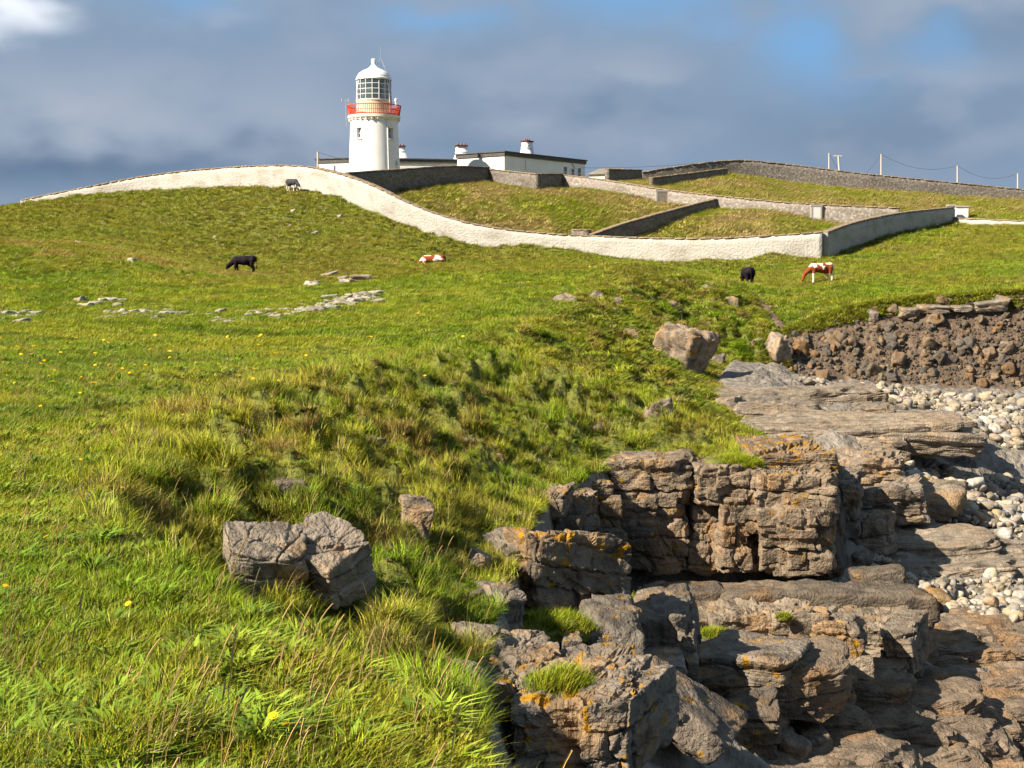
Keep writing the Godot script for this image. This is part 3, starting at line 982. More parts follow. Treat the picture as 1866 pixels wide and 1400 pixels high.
func chimney(o: Node3D, at: Vector3, w: float, h: float, parent_name := "chimney") -> void:
	var st := SurfaceTool.new()
	st.begin(Mesh.PRIMITIVE_TRIANGLES)
	var rings := [[w * 0.92, 0.0], [w * 0.62, h * 0.5], [w * 0.60, h * 0.5], [w * 0.66, h * 0.52], [w * 0.66, h * 0.57], [w * 0.60, h * 0.59], [w * 0.57, h * 0.86]]
	for k in rings.size() - 1:
		for s in 4:
			var q := []
			for e in [[k, s], [k + 1, s], [k + 1, s + 1], [k, s + 1]]:
				var ang: float = PI / 4 + PI / 2 * e[1]
				q.append(at + Vector3(cos(ang) * rings[e[0]][0] * 0.95, rings[e[0]][1], sin(ang) * rings[e[0]][0] * 0.7))
			for i in [0, 1, 2, 0, 2, 3]:
				st.add_vertex(q[i])
	st.generate_normals()
	var c := obj(parent_name, st.commit(), M.paint, o)
	obj("cap", box_mesh(at + Vector3(0, h * 0.9, 0), Vector3(w * 0.90, h * 0.07, w * 0.7)), M.chimney_cap, c)
	for i in 3:
		obj("pot", tube_mesh([[at + Vector3((i - 1) * w * 0.26, h * 0.94, 0), at + Vector3((i - 1) * w * 0.26, h * 1.04, 0), w * 0.09, w * 0.075]]), M.clay, c)

func window_in(o: Node3D, at: Vector3, w: float, h: float, out: Vector3, cols := 2, rows := 2) -> void:
	var turn := atan2(out.x, out.z)
	var b := Basis(Vector3.UP, turn)
	var st := SurfaceTool.new()
	st.begin(Mesh.PRIMITIVE_TRIANGLES)
	for s in [-1.0, 1.0]:
		box(st, at + b * Vector3(s * w * 0.46, 0, 0.03), Vector3(w * 0.10, h, 0.10), turn)
		box(st, at + b * Vector3(0, s * h * 0.47, 0.028), Vector3(w * 0.82, h * 0.06, 0.10), turn)
	for c in range(1, cols):
		box(st, at + b * Vector3((float(c) / cols - 0.5) * w * 0.84, 0, 0.026), Vector3(0.06, h * 0.9, 0.08), turn)
	for c in range(1, rows):
		box(st, at + b * Vector3(0, (float(c) / rows - 0.5) * h * 0.9, 0.024), Vector3(w * 0.84, 0.06, 0.08), turn)
	var f := obj("window", st.commit(), M.paint, o)
	obj("pane", box_mesh(at, Vector3(w * 0.86, h * 0.92, 0.04), turn), M.dark_glass, f)
	obj("sill", box_mesh(at + b * Vector3(0, -h * 0.54, 0.10), Vector3(w * 1.25, h * 0.07, 0.24), turn), M.paint, f)

# ------------------------------------------------------------------ lighthouse
func lighthouse() -> void:
	var c := P(682.4, 312, 172)
	var o := base("lighthouse", c, "white round lighthouse tower with red gallery railing and glazed lantern under a dome", "lighthouse")
	var n := 96
	var rows := [-1.5, 0.55, 1.15, 3.70, 4.95, 5.75, 5.9]
	# openings: first segment, number of segments, row
	var face := atan2(1.0, -0.0) # towards the viewer (+z)
	var seg_of := func(deg: float) -> int: return int(round((90.0 + deg) / 360.0 * n))
	var holes := [[seg_of.call(32.0) - 2, 4, 3], [seg_of.call(-50.0) - 2, 4, 3], [seg_of.call(-62.0) - 2, 3, 1]]
	var st := SurfaceTool.new()
	st.begin(Mesh.PRIMITIVE_TRIANGLES)
	var rad := func(y: float) -> float: return lerpf(3.06, 2.82, y / 5.9)
	var pt := func(i: int, y: float, inset: float) -> Vector3:
		var a := TAU * i / n
		return Vector3(cos(a), 0, sin(a)) * (rad.call(y) - inset) + Vector3(0, y, 0)
	for k in rows.size() - 1:
		for i in n:
			var open := false
			for h in holes:
				if k == h[2] and i >= h[0] and i < h[0] + h[1]:
					open = true
			var y0: float = rows[k]; var y1: float = rows[k + 1]
			var ins := 0.0
			if open:
				continue
			var v := [pt.call(i, y0, 0.0), pt.call(i, y1, 0.0), pt.call(i + 1, y1, 0.0), pt.call(i + 1, y0, 0.0)]
			var m0 := Vector3(cos(TAU * i / n), 0.04, sin(TAU * i / n)); var m1 := Vector3(cos(TAU * (i + 1) / n), 0.04, sin(TAU * (i + 1) / n))
			for e in [0, 2, 1, 0, 3, 2]:
				st.set_normal(m0 if e < 2 else m1)
				st.add_vertex(v[e])
	var tower := obj("tower", st.commit(), M.paint, o)
	for h in holes:
		var y0: float = rows[h[2]]; var y1: float = rows[h[2] + 1]
		var i0: int = h[0]; var i1: int = h[0] + h[1]
		var rs := SurfaceTool.new()
		rs.begin(Mesh.PRIMITIVE_TRIANGLES)
		for q in [[pt.call(i0, y0, 0.0), pt.call(i0, y1, 0.0), pt.call(i0, y1, 0.5), pt.call(i0, y0, 0.5)], [pt.call(i1, y0, 0.0), pt.call(i1, y0, 0.5), pt.call(i1, y1, 0.5), pt.call(i1, y1, 0.0)],
				[pt.call(i0, y0, 0.0), pt.call(i0, y0, 0.5), pt.call(i1, y0, 0.5), pt.call(i1, y0, 0.0)], [pt.call(i0, y1, 0.0), pt.call(i1, y1, 0.0), pt.call(i1, y1, 0.5), pt.call(i0, y1, 0.5)]]:
			for e in [0, 1, 2, 0, 2, 3]:
				rs.add_vertex(q[e])
		rs.generate_normals()
		obj("window_reveal", rs.commit(), M.paint, tower)
		var a: Vector3 = pt.call(i0, (y0 + y1) / 2, 0.38); var b: Vector3 = pt.call(i1, (y0 + y1) / 2, 0.38)
		var out := ((a + b) * Vector3(0.5, 0, 0.5)).normalized()
		window_in(tower, (a + b) / 2, a.distance_to(b) * 0.98, (y1 - y0) * 0.98, out, 2, 2)
		obj("outer_sill", box_mesh((pt.call(i0, y0, 0.0) + pt.call(i1, y0, 0.0)) / 2 + Vector3(0, -0.08, 0), Vector3(a.distance_to(b) * 1.5, 0.14, 0.3), atan2(out.x, out.z)), M.paint, tower)
	var drain := Vector3(sin(deg_to_rad(38.0)), 0, cos(deg_to_rad(38.0)))
	obj("drainpipe", tube_mesh([[drain * 3.12 + Vector3(0, -1, 0), drain * 2.90 + Vector3(0, 5.8, 0), 0.06]]), M.paint, tower)
	var g := obj("gallery", lathe([[2.82, 5.85], [2.95, 5.95], [2.95, 6.02], [3.06, 6.12], [3.14, 6.2], [3.14, 6.5], [2.0, 6.5]], 64), M.cream, o)
	for i in 28:
		var a := TAU * i / 28
		obj("bracket", box_mesh(Vector3(cos(a) * 2.98, 6.0, sin(a) * 2.98), Vector3(0.22, 0.2, 0.14), -a), M.cream, g)
	var rl := SurfaceTool.new()
	rl.begin(Mesh.PRIMITIVE_TRIANGLES)
	for i in 84:
		var a := TAU * i / 84
		var w := Vector3(cos(a), 0, sin(a))
		tube(rl, w * 3.02 + Vector3(0, 6.5, 0), w * 3.2 + Vector3(0, 7.66, 0), 0.032, 0.032, 5)
	var rail := obj("railing", lathe([[3.16, 7.62], [3.25, 7.62], [3.25, 7.72], [3.16, 7.72], [3.16, 7.62]], 64), M.red, o)
	var bars := obj("balusters", rl.commit(), M.red, rail)
	bars.set_meta("kind", "stuff")
	obj("lower_rail", lathe([[3.0, 6.56], [3.06, 6.56], [3.06, 6.64], [3.0, 6.64], [3.0, 6.56]], 64), M.red, rail)
	obj("middle_rail", lathe([[3.09, 7.06], [3.13, 7.06], [3.13, 7.11], [3.09, 7.11], [3.09, 7.06]], 64), M.red, rail)
	obj("lantern_base", lathe([[2.1, 6.45], [2.1, 8.2], [2.16, 8.22], [2.16, 8.36], [1.95, 8.36]], 48), M.murette, o)
	var lan := obj("lantern", tube_mesh(lantern_bars(), 6), M.paint, o)
	for i in 16:
		for k in 4:
			var a0 := TAU * i / 16 + 0.03; var a1 := TAU * (i + 1) / 16 - 0.03
			var y0 := 8.36 + k * 0.605 + 0.03; var y1 := y0 + 0.55
			var ps := SurfaceTool.new()
			ps.begin(Mesh.PRIMITIVE_TRIANGLES)
			var v := [Vector3(cos(a0) * 2.03, y0, sin(a0) * 2.03), Vector3(cos(a0) * 2.03, y1, sin(a0) * 2.03), Vector3(cos(a1) * 2.03, y1, sin(a1) * 2.03), Vector3(cos(a1) * 2.03, y0, sin(a1) * 2.03)]
			for e in [0, 1, 2, 0, 2, 3]:
				ps.add_vertex(v[e])
			ps.generate_normals()
			obj("pane", ps.commit(), M.glass, lan)
	obj("lens", lathe([[0.3, 8.4], [0.75, 8.7], [0.95, 9.2], [0.98, 9.6], [0.95, 10.0], [0.7, 10.4], [0.3, 10.6]], 24), M.lens, lan)
	obj("lamp_pedestal", lathe([[0.5, 7.4], [0.45, 8.4], [0.0, 8.4]], 16), M.dark_frame, lan)
	var dome := obj("dome", lathe([[2.0, 10.72], [2.15, 10.74], [2.15, 10.9], [2.08, 10.98], [1.98, 11.25], [1.75, 11.55], [1.42, 11.8], [1.02, 12.0], [0.72, 12.12], [0.5, 12.3], [0.33, 12.5], [0.25, 12.68], [0.24, 12.74]], 48), M.paint, o)
	obj("vent_cap", lathe([[0.2, 12.7], [0.3, 12.78], [0.3, 13.18], [0.24, 13.26], [0.0, 13.27]], 24), M.paint, dome)
	var mx := 0.80
	obj("aerial", tube_mesh([[Vector3(mx, 11.6, -0.4), Vector3(mx, 13.4, -0.4), 0.018], [Vector3(mx, 13.4, -0.4), Vector3(mx, 14.9, -0.4), 0.022, 0.012], [Vector3(mx, 13.4, -0.4), Vector3(mx - 0.55, 12.3, 0.0), 0.018], [Vector3(mx, 13.4, -0.4), Vector3(mx + 0.5, 12.3, 0.0), 0.018], [Vector3(mx, 13.4, -0.4), Vector3(mx + 0.8, 11.5, 0.1), 0.018]], 6), M.metal, dome)
	obj("weather_mast", tube_mesh([[Vector3(-2.85, 6.2, 1.2), Vector3(-2.85, 8.5, 1.2), 0.035], [Vector3(-3.25, 5.3, 0.6), Vector3(-3.35, 8.3, 0.6), 0.035], [Vector3(-3.75, 8.3, 0.6), Vector3(-3.0, 8.3, 0.6), 0.025], [Vector3(-3.75, 8.1, 0.6), Vector3(-3.75, 8.55, 0.6), 0.06], [Vector3(-3.05, 8.15, 0.6), Vector3(-3.05, 8.5, 0.6), 0.05]], 6), M.metal, g)
	obj("small_lamp", lathe([[0.0, 7.7], [0.16, 7.7], [0.16, 7.85], [0.1, 7.9], [0.1, 8.2], [0.18, 8.24], [0.18, 8.5], [0.0, 8.6]], 12), M.paint, g).position = Vector3(2.72, -0.1, 1.2)

func lantern_bars() -> Array:
	var out := []
	for i in 16:
		var a := TAU * i / 16
		var w := Vector3(cos(a), 0, sin(a))
		out.append([w * 2.05 + Vector3(0, 8.3, 0), w * 2.05 + Vector3(0, 10.8, 0), 0.045])
		for k in 5:
			var b := TAU * (i + 1) / 16
			var w2 := Vector3(cos(b), 0, sin(b))
			var y := 8.37 + k * 0.605
			out.append([w * 2.05 + Vector3(0, y, 0), w2 * 2.05 + Vector3(0, y, 0), 0.04])
	for a in [-0.5, 0.5 + PI, PI / 2 - 1.0, PI / 2 + 1.0]:
		var w := Vector3(cos(a), 0, sin(a))
		var prev := w * 2.32 + Vector3(0, 7.0, 0)
		for k in 9:
			var t := (k + 1) / 9.0
			var p := w * lerpf(2.32, 1.9, pow(t, 4.0)) + Vector3(0, 7.0 + 3.8 * t, 0)
			out.append([prev, p, 0.05])
			prev = p
	return out

# ------------------------------------------------------------------ cattle: tapered bones joined by a smooth minimum, meshed as surface nets
func cow_mesh(hide: int) -> ArrayMesh:
	var J := []
	var bone := func(a: Vector3, b: Vector3, ra: float, rb: float) -> void: J.append([a, b, ra, rb])
	bone.call(Vector3(0.72, 1.08, 0), Vector3(0.15, 0.98, 0), 0.27, 0.335)
	bone.call(Vector3(0.15, 0.98, 0), Vector3(-0.5, 1.0, 0), 0.335, 0.28)
	bone.call(Vector3(0.80, 1.18, 0), Vector3(-0.5, 1.18, 0), 0.15, 0.12)
	bone.call(Vector3(0.70, 1.20, 0.16), Vector3(0.70, 1.20, -0.16), 0.12, 0.12)
	bone.call(Vector3(-0.55, 1.08, 0), Vector3(-1.08, 0.62, 0), 0.21, 0.13)
	bone.call(Vector3(-0.62, 0.92, 0), Vector3(-1.02, 0.56, 0), 0.17, 0.10)
	bone.call(Vector3(-1.10, 0.62, 0), Vector3(-1.28, 0.16, 0), 0.125, 0.085)
	for s in [-1.0, 1.0]:
		bone.call(Vector3(-1.06, 0.68, 0.08 * s), Vector3(-1.02, 0.70, 0.23 * s), 0.04, 0.025)
		var fw := -0.05 if s > 0 else 0.07
		bone.call(Vector3(-0.48, 0.95, 0.14 * s), Vector3(-0.50 + fw, 0.52, 0.16 * s), 0.15, 0.085)
		bone.call(Vector3(-0.50 + fw, 0.52, 0.16 * s), Vector3(-0.48 + fw * 1.5, 0.08, 0.16 * s), 0.07, 0.05)
		bone.call(Vector3(-0.48 + fw * 1.5, 0.08, 0.16 * s), Vector3(-0.51 + fw * 1.5, 0.02, 0.16 * s), 0.055, 0.06)
		bone.call(Vector3(0.68, 1.0, 0.15 * s), Vector3(0.60 - fw, 0.66, 0.19 * s), 0.23, 0.13)
		bone.call(Vector3(0.60 - fw, 0.66, 0.19 * s), Vector3(0.78 - fw, 0.42, 0.18 * s), 0.11, 0.065)
		bone.call(Vector3(0.78 - fw, 0.42, 0.18 * s), Vector3(0.73 - fw, 0.06, 0.18 * s), 0.06, 0.05)
		bone.call(Vector3(0.73 - fw, 0.06, 0.18 * s), Vector3(0.70 - fw, 0.02, 0.18 * s), 0.055, 0.06)
	bone.call(Vector3(0.95, 1.22, 0), Vector3(1.02, 0.85, 0), 0.035, 0.025)
	bone.call(Vector3(1.02, 0.85, 0), Vector3(0.99, 0.40, 0), 0.022, 0.05)
	bone.call(Vector3(0.42, 0.70, 0), Vector3(0.52, 0.62, 0), 0.13, 0.10)
	var cell := 0.035
	var lo := Vector3(-1.5, -0.1, -0.5)
	var nx := 78; var ny := 44; var nzz := 29
	var f := PackedFloat32Array(); f.resize(nx * ny * nzz)
	f.fill(1.0)
	var K := 0.05
	for q in J:
		var a: Vector3 = q[0]; var b: Vector3 = q[1]; var ra: float = q[2]; var rb: float = q[3]
		var m := maxf(ra, rb) + 0.14
		var i0 := ((a.min(b) - Vector3.ONE * m - lo) / cell).floor(); var i1 := ((a.max(b) + Vector3.ONE * m - lo) / cell).ceil()
		var ab := b - a
		var il := 1.0 / ab.length_squared()
		for z in range(maxi(0, int(i0.z)), mini(nzz, int(i1.z))):
			for y in range(maxi(0, int(i0.y)), mini(ny, int(i1.y))):
				for x in range(maxi(0, int(i0.x)), mini(nx, int(i1.x))):
					var p := lo + Vector3(x, y, z) * cell
					var t := clampf((p - a).dot(ab) * il, 0.0, 1.0)
					var dd := p.distance_to(a + ab * t) - lerpf(ra, rb, t)
					var k := (z * ny + y) * nx + x
					var e := f[k]
					var h := clampf(0.5 + 0.5 * (e - dd) / K, 0.0, 1.0)
					f[k] = lerpf(e, dd, h) - K * h * (1.0 - h)
	var id := PackedInt32Array(); id.resize(f.size()); id.fill(-1)
	var pos := PackedVector3Array(); var col := PackedColorArray(); var idx := PackedInt32Array()
	var np: FastNoiseLite = nz.r_lichen
	for z in nzz - 1:
		for y in ny - 1:
			for x in nx - 1:
				var k := (z * ny + y) * nx + x
				var sum := Vector3.ZERO
				var cnt := 0
				var v := [f[k], f[k + 1], f[k + nx], f[k + nx + 1], f[k + nx * ny], f[k + nx * ny + 1], f[k + nx * ny + nx], f[k + nx * ny + nx + 1]]
				var neg := 0
				for e in 8:
					if v[e] < 0.0: neg += 1
				if neg == 0 or neg == 8:
					continue
				for e in [[0, 1], [2, 3], [4, 5], [6, 7], [0, 2], [1, 3], [4, 6], [5, 7], [0, 4], [1, 5], [2, 6], [3, 7]]:
					var va: float = v[e[0]]; var vb: float = v[e[1]]
					if (va < 0.0) != (vb < 0.0):
						var t := va / (va - vb)
						var pa := Vector3(e[0] & 1, (e[0] >> 1) & 1, e[0] >> 2); var pb := Vector3(e[1] & 1, (e[1] >> 1) & 1, e[1] >> 2)
						sum += pa.lerp(pb, t); cnt += 1
				id[k] = pos.size()
				var p := lo + (Vector3(x, y, z) + sum / cnt) * cell
				pos.append(p)
				var c := Color(0.012, 0.011, 0.012)
				var pat := np.get_noise_3dv(p * Vector3(1.5, 1.5, 1.2) + Vector3(hide * 9.1, 3.0, 0.0))
				if hide == 1 or hide == 2:
					c = Color(0.20, 0.048, 0.016)
					var white := pat > 0.13 or p.y < 0.60 and p.x > -0.95 or p.y > 1.24 and p.x > 0.35 or p.x > 0.82 and p.y > 0.55
					if hide == 2: white = pat > 0.02 or p.y > 1.26 and p.x < -0.1
					if white and p.x > -0.98:
						c = Color(0.70, 0.64, 0.55)
				elif hide == 3:
					c = Color(0.045, 0.045, 0.05)
					if p.y < 0.58 and not (p.x < -0.9 and p.y > 0.4): c = Color(0.62, 0.56, 0.50)
				col.append(c)
	var sy := nx; var sz := nx * ny
	for z in range(1, nzz - 1):
		for y in range(1, ny - 1):
			for x in range(1, nx - 1):
				var k := (z * ny + y) * nx + x
				var a := f[k] < 0.0
				for ax in 3:
					var st: int = [1, sy, sz][ax]
					if a == (f[k + st] < 0.0):
						continue
					var u: int = [sy, sz, 1][ax]; var w: int = [sz, 1, sy][ax]
					var q := [id[k], id[k - u], id[k - u - w], id[k - w]]
					if q.min() < 0:
						continue
					if a:
						idx.append_array(PackedInt32Array([q[0], q[2], q[1], q[0], q[3], q[2]]))
					else:
						idx.append_array(PackedInt32Array([q[0], q[1], q[2], q[0], q[2], q[3]]))
	var arr := []
	arr.resize(Mesh.ARRAY_MAX)
	arr[Mesh.ARRAY_VERTEX] = pos; arr[Mesh.ARRAY_COLOR] = col; arr[Mesh.ARRAY_INDEX] = idx
	var stt := SurfaceTool.new()
	stt.create_from_arrays(arr)
	stt.generate_normals()
	return stt.commit()

func cow(mesh: Mesh, px: float, py: float, turn: float, scale: float, label: String, d := 0.0) -> void:
	var at := hit(px, py)
	if d > 0.0:
		var q := P(px, py, d)
		at = Vector3(q.x, ground(q.x, d), -d)
	var o := obj("cow", mesh, M.cow)
	tag(o, label, "cow", "cattle grazing on the headland")
	o.position = at
	o.rotation.y = turn
	o.scale = Vector3.ONE * scale

# ------------------------------------------------------------------ authored stone
var rock_count := 0

func stone(q: Array, n: int, opt: Dictionary, parent: Node3D = null, called := "block") -> MeshInstance3D:
	# q: x0, y0, x1, y1, distance, thickness, turn (degrees), roll (degrees)
	rock_count += 1
	var b := block_at(q[0], q[1], q[2], q[3], q[4], q[5])
	var o := obj(called, rock(b[1], opt.get("seed", rock_count), n, opt), M.rock, parent)
	o.position = b[0] - (parent.position if parent else Vector3.ZERO)
	o.rotation = Vector3(deg_to_rad(opt.get("pitch", 0.0)), deg_to_rad(q[6] if q.size() > 6 else 0.0), deg_to_rad(q[7] if q.size() > 7 else 0.0))
	return o

func lone(called: String, label: String, q: Array, n: int, opt := {}) -> void:
	tag(stone(q, n, opt, null, called), label, "rock")

func ledge(called: String, label: String, at: Array, blocks: Array, n: int, opt: Dictionary) -> Node3D:
	var o := base(called, P(at[0], at[1], at[2]), label, "rock ledge")
	for b in blocks:
		var e := opt.duplicate()
		if b.size() > 8: e.merge(b[8], true)
		stone(b, n, e, o)
	return o

func build_rocks() -> void:
	var tan_rock := Color(0.29, 0.245, 0.195)
	var grey := Color(0.26, 0.24, 0.215)
	var dark := Color(0.15, 0.14, 0.13)  # darker tint painting shade into the cliff end, recesses and step
	# the main cliff: a thick upper bed over a jointed lower bed, deeply undercut
	ledge("rock_cliff", "jointed tan limestone cliff with an undercut base and topped by grass and orange lichen", [1330, 1050, 27], [
		[1125, 846, 1272, 926, 26.6, 2.6, -4, 1, {"lichen": 0.10}], [1262, 852, 1345, 918, 26.6, 2.0, 4, 0], [1336, 862, 1403, 930, 26.6, 2.4, -6, 0], [1395, 860, 1535, 934, 26.3, 3.0, -4, 0, {"lichen": 0.30, "cut": 5}],
		[1380, 826, 1534, 866, 27.6, 3.2, -3, 1, {"lichen": 0.62, "cut": 4, "strata": 0.03}], [1118, 915, 1184, 975, 26.5, 1.8, 8, 0], [1176, 920, 1260, 1046, 26.6, 2.0, -3, 0, {"lichen": 0.18}], [1250, 912, 1312, 1046, 26.8, 2.0, 5, 0],
		[1303, 914, 1354, 1042, 26.4, 1.8, 10, 0], [1345, 925, 1392, 1046, 26.9, 1.6, 0, 0], [1368, 926, 1412, 972, 26.4, 1.4, -8, 0], [1392, 929, 1540, 1048, 26.1, 3.0, -5, 0, {"lichen": 0.12, "cut": 6}],
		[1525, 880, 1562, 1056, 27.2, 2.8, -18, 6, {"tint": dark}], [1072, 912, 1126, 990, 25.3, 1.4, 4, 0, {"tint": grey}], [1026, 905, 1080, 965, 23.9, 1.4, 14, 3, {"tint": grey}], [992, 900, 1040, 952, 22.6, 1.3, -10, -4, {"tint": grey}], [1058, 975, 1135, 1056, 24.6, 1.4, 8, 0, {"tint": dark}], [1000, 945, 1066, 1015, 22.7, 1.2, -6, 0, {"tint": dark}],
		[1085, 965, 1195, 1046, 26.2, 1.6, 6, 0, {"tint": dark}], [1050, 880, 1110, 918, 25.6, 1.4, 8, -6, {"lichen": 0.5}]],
		32, {"tint": tan_rock, "rough": 0.12, "facet": 0.09, "tilt": 0.05, "strata": 0.02, "cut": 6, "chip": 0.84, "lichen": 0.04, "round": 30.0, "bed": 0.42})
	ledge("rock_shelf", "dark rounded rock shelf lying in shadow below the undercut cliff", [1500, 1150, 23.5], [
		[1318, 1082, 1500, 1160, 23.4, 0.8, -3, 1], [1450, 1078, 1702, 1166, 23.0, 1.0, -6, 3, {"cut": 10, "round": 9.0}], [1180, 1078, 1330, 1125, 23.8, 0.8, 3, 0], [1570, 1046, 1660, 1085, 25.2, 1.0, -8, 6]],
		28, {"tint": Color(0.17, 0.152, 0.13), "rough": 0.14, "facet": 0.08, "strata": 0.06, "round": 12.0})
	ledge("rock_ledge", "pale flat-topped rock ledge with orange lichen at its outer corner", [1440, 1250, 19.8], [
		[1300, 1118, 1500, 1215, 19.8, 1.0, -4, 2], [1490, 1136, 1574, 1212, 19.4, 1.0, -6, 0, {"lichen": 0.42}], [1566, 1150, 1600, 1240, 19.6, 1.6, -10, 0, {"lichen": 0.2}], [1510, 1204, 1582, 1250, 19.2, 1.6, 4, 0, {"lichen": 0.2}], [1498, 1246, 1574, 1354, 18.8, 1.6, -8, 0, {"lichen": 0.26}], [1480, 1340, 1565, 1372, 18.7, 1.4, 0, 0]],
		32, {"tint": Color(0.30, 0.265, 0.22), "rough": 0.10, "facet": 0.08, "tilt": 0.06, "strata": 0.03, "cut": 6, "chip": 0.84, "round": 26.0, "bed": 0.36})
	ledge("rock_step", "stepped grey rock with a face painted dark for shade above the shadowed cleft", [1400, 1300, 17.4], [
		[1300, 1204, 1480, 1258, 17.3, 1.5, -26, 1, {"lichen": 0.2}], [1312, 1252, 1478, 1330, 17.4, 1.5, -24, 0], [1430, 1210, 1512, 1345, 18.2, 1.6, -34, 0, {"tint": dark}], [1290, 1290, 1430, 1400, 16.6, 2.0, -6, 4, {"tint": dark, "lichen": 0.1}], [1170, 1235, 1320, 1300, 17.2, 2.0, 4, -4, {"tint": dark}]],  # dark tint puts shade into the right face and cleft blocks
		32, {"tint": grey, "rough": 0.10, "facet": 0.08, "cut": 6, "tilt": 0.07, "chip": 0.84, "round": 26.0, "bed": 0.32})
	ledge("sea_rock", "lit rock bed with a pointed outer end above the dark shore", [1640, 1240, 21.2], [
		[1584, 1148, 1706, 1240, 21.4, 2.4, -12, 4], [1660, 1160, 1708, 1236, 21.0, 1.6, -26, 10], [1590, 1228, 1672, 1262, 21.2, 2.2, -8, 6], [1560, 1230, 1612, 1300, 20.4, 1.6, 0, 0, {"lichen": 0.25}]],
		30, {"tint": Color(0.28, 0.25, 0.21), "rough": 0.11, "facet": 0.08, "cut": 8, "chip": 0.78, "bed": 0.3})
	ledge("slab_bed", "long tan rock slab whose broken end overhangs the pebbles", [1600, 905, 32], [
		[1535, 838, 1672, 908, 31.6, 4.0, -6, 3, {"lichen": 0.2}], [1490, 800, 1670, 850, 35, 4.2, -5, 3], [1345, 740, 1500, 800, 40, 4.0, -5, 2, {"tint": grey}], [1395, 790, 1560, 838, 36, 3.6, -4, 3], [1480, 748, 1640, 790, 42, 4.0, -4, 4, {"tint": grey}], [1528, 893, 1705, 968, 30.6, 3.0, -6, 7, {"tint": grey}], [1545, 950, 1650, 1012, 29.2, 2.2, -8, 6], [1530, 878, 1590, 1000, 29.0, 2.0, -16, 4, {"tint": grey}]],
		24, {"rust": 0.3, "tint": Color(0.32, 0.28, 0.235), "rough": 0.07, "facet": 0.10, "tilt": 0.06, "cut": 5, "strata": 0.03, "bed": 0.4})
	ledge("smooth_shore_rock", "smooth rounded golden-brown rock beds between the pebble strips", [1700, 1040, 30], [
		[1545, 955, 1610, 1010, 30, 2.0, -4, 4], [1590, 985, 1750, 1060, 29.6, 2.6, -8, 8], [1540, 905, 1790, 975, 32, 3.0, -5, 7, {"tint": Color(0.33, 0.29, 0.24)}], [1640, 930, 1860, 1000, 33, 3.0, -5, 9, {"tint": Color(0.33, 0.29, 0.24)}], [1740, 1000, 1866, 1075, 30, 2.2, -4, 8], [1700, 1085, 1745, 1150, 26.5, 1.6, 0, 0], [1800, 1080, 1850, 1120, 28, 1.2, 0, 4], [1560, 1010, 1600, 1050, 28.4, 1.4, 0, 0, {"tint": grey}]],
		22, {"tint": Color(0.31, 0.235, 0.14), "rough": 0.16, "facet": 0.03, "cut": 14, "round": 6.0, "strata": 0.02})
	# weathered slabs of the lower shore
	rng.seed = 515
	var slabs := []
	for k in 10:
		slabs.append([rock(Vector3(3.0, 0.6, 1.3), 640 + k, 24, {"tint": Color(0.25, 0.21, 0.17), "cut": 8, "facet": 0.10, "round": 12.0, "tilt": 0.08, "chip": 0.75, "bed": 0.2}), rock(Vector3(4.6, 0.5, 1.7), 660 + k, 24, {"rust": 0.2, "tint": Color(0.33, 0.30, 0.26), "cut": 7, "facet": 0.06, "round": 12.0, "tilt": 0.06, "chip": 0.8, "bed": 0.3})])
	var put := 0
	while put < 105:
		var d := rng.randf_range(16.0, 46.0)
		var x := d * rng.randf_range(0.13, 0.40)
		if zone(x, d) != 2 or d > 33.0 and x / d > 0.27 or nearest(B, Vector2(x, d)).x < 2.0 or in_beds(Vector2(x, d)) or in_beds(Vector2(x - 1.9, d)) or in_beds(Vector2(x + 1.9, d)):
			continue
		put += 1
		var o := obj("weathered_rock", slabs[put % 10][0 if d < 27.0 else 1], M.rock)
		o.position = Vector3(x, ground(x, d) - rng.randf_range(0.05, 0.2), -d)
		o.rotation = Vector3(rng.randf_range(-0.12, 0.12), rng.randf_range(-0.22, 0.12) + (PI if rng.randf() < 0.5 else 0.0), rng.randf_range(-0.07, 0.07))
		o.scale = Vector3.ONE * rng.randf_range(0.6, 1.35)
		tag(o, "weathered brown rock slab of the lower shore bed" if d < 27.0 else "weathered grey rock slab of the upper shore platform", "rock", "rock slabs of the lower shore" if d < 27.0 else "rock slabs of the upper shore")
	# foreground rocks
	ledge("foreground_rock", "big fissured grey rock mottled with orange lichen under a grass cushion", [1010, 1400, 10.2], [
		[826, 1232, 1010, 1420, 10.6, 1.6, 6, -3, {"lichen": 0.34}], [950, 1275, 1165, 1440, 10.2, 1.7, -4, 2, {"lichen": 0.44}], [1085, 1262, 1175, 1330, 10.3, 1.2, -14, 6, {"lichen": 0.45}], [1130, 1290, 1205, 1440, 10.0, 1.3, -22, 4, {"lichen": 0.2}]],
		48, {"tint": Color(0.27, 0.245, 0.215), "rough": 0.16, "facet": 0.08, "cut": 8, "scale": 1.5, "chip": 0.78, "bed": 0.22})
	lone("cleft_rock", "grey block half sunk in turf left of the lichen boulder", [868, 1085, 938, 1190, 13.9, 0.9, 20, -6], 26, {"tint": grey, "bed": 0.2, "chip": 0.7, "cut": 9})
	lone("stepped_cleft_rock", "broken rock stepping up behind the lichen boulder", [900, 1000, 955, 1095, 16.4, 1.0, 14, 4], 26, {"tint": grey, "bed": 0.2, "chip": 0.7, "cut": 9})
	lone("turf_edge_rock", "rock edge showing below the overhanging turf beside the foreground rock", [836, 1180, 905, 1290, 11.2, 0.9, 16, -4], 26, {"tint": grey, "bed": 0.18, "chip": 0.7, "cut": 9})
	lone("bottom_edge_rock", "rock beside the big foreground rock at the bottom edge under seed stalks", [800, 1270, 880, 1430, 9.5, 0.9, 10, 0], 26, {"tint": grey, "bed": 0.16, "chip": 0.7, "cut": 9, "lichen": 0.1})
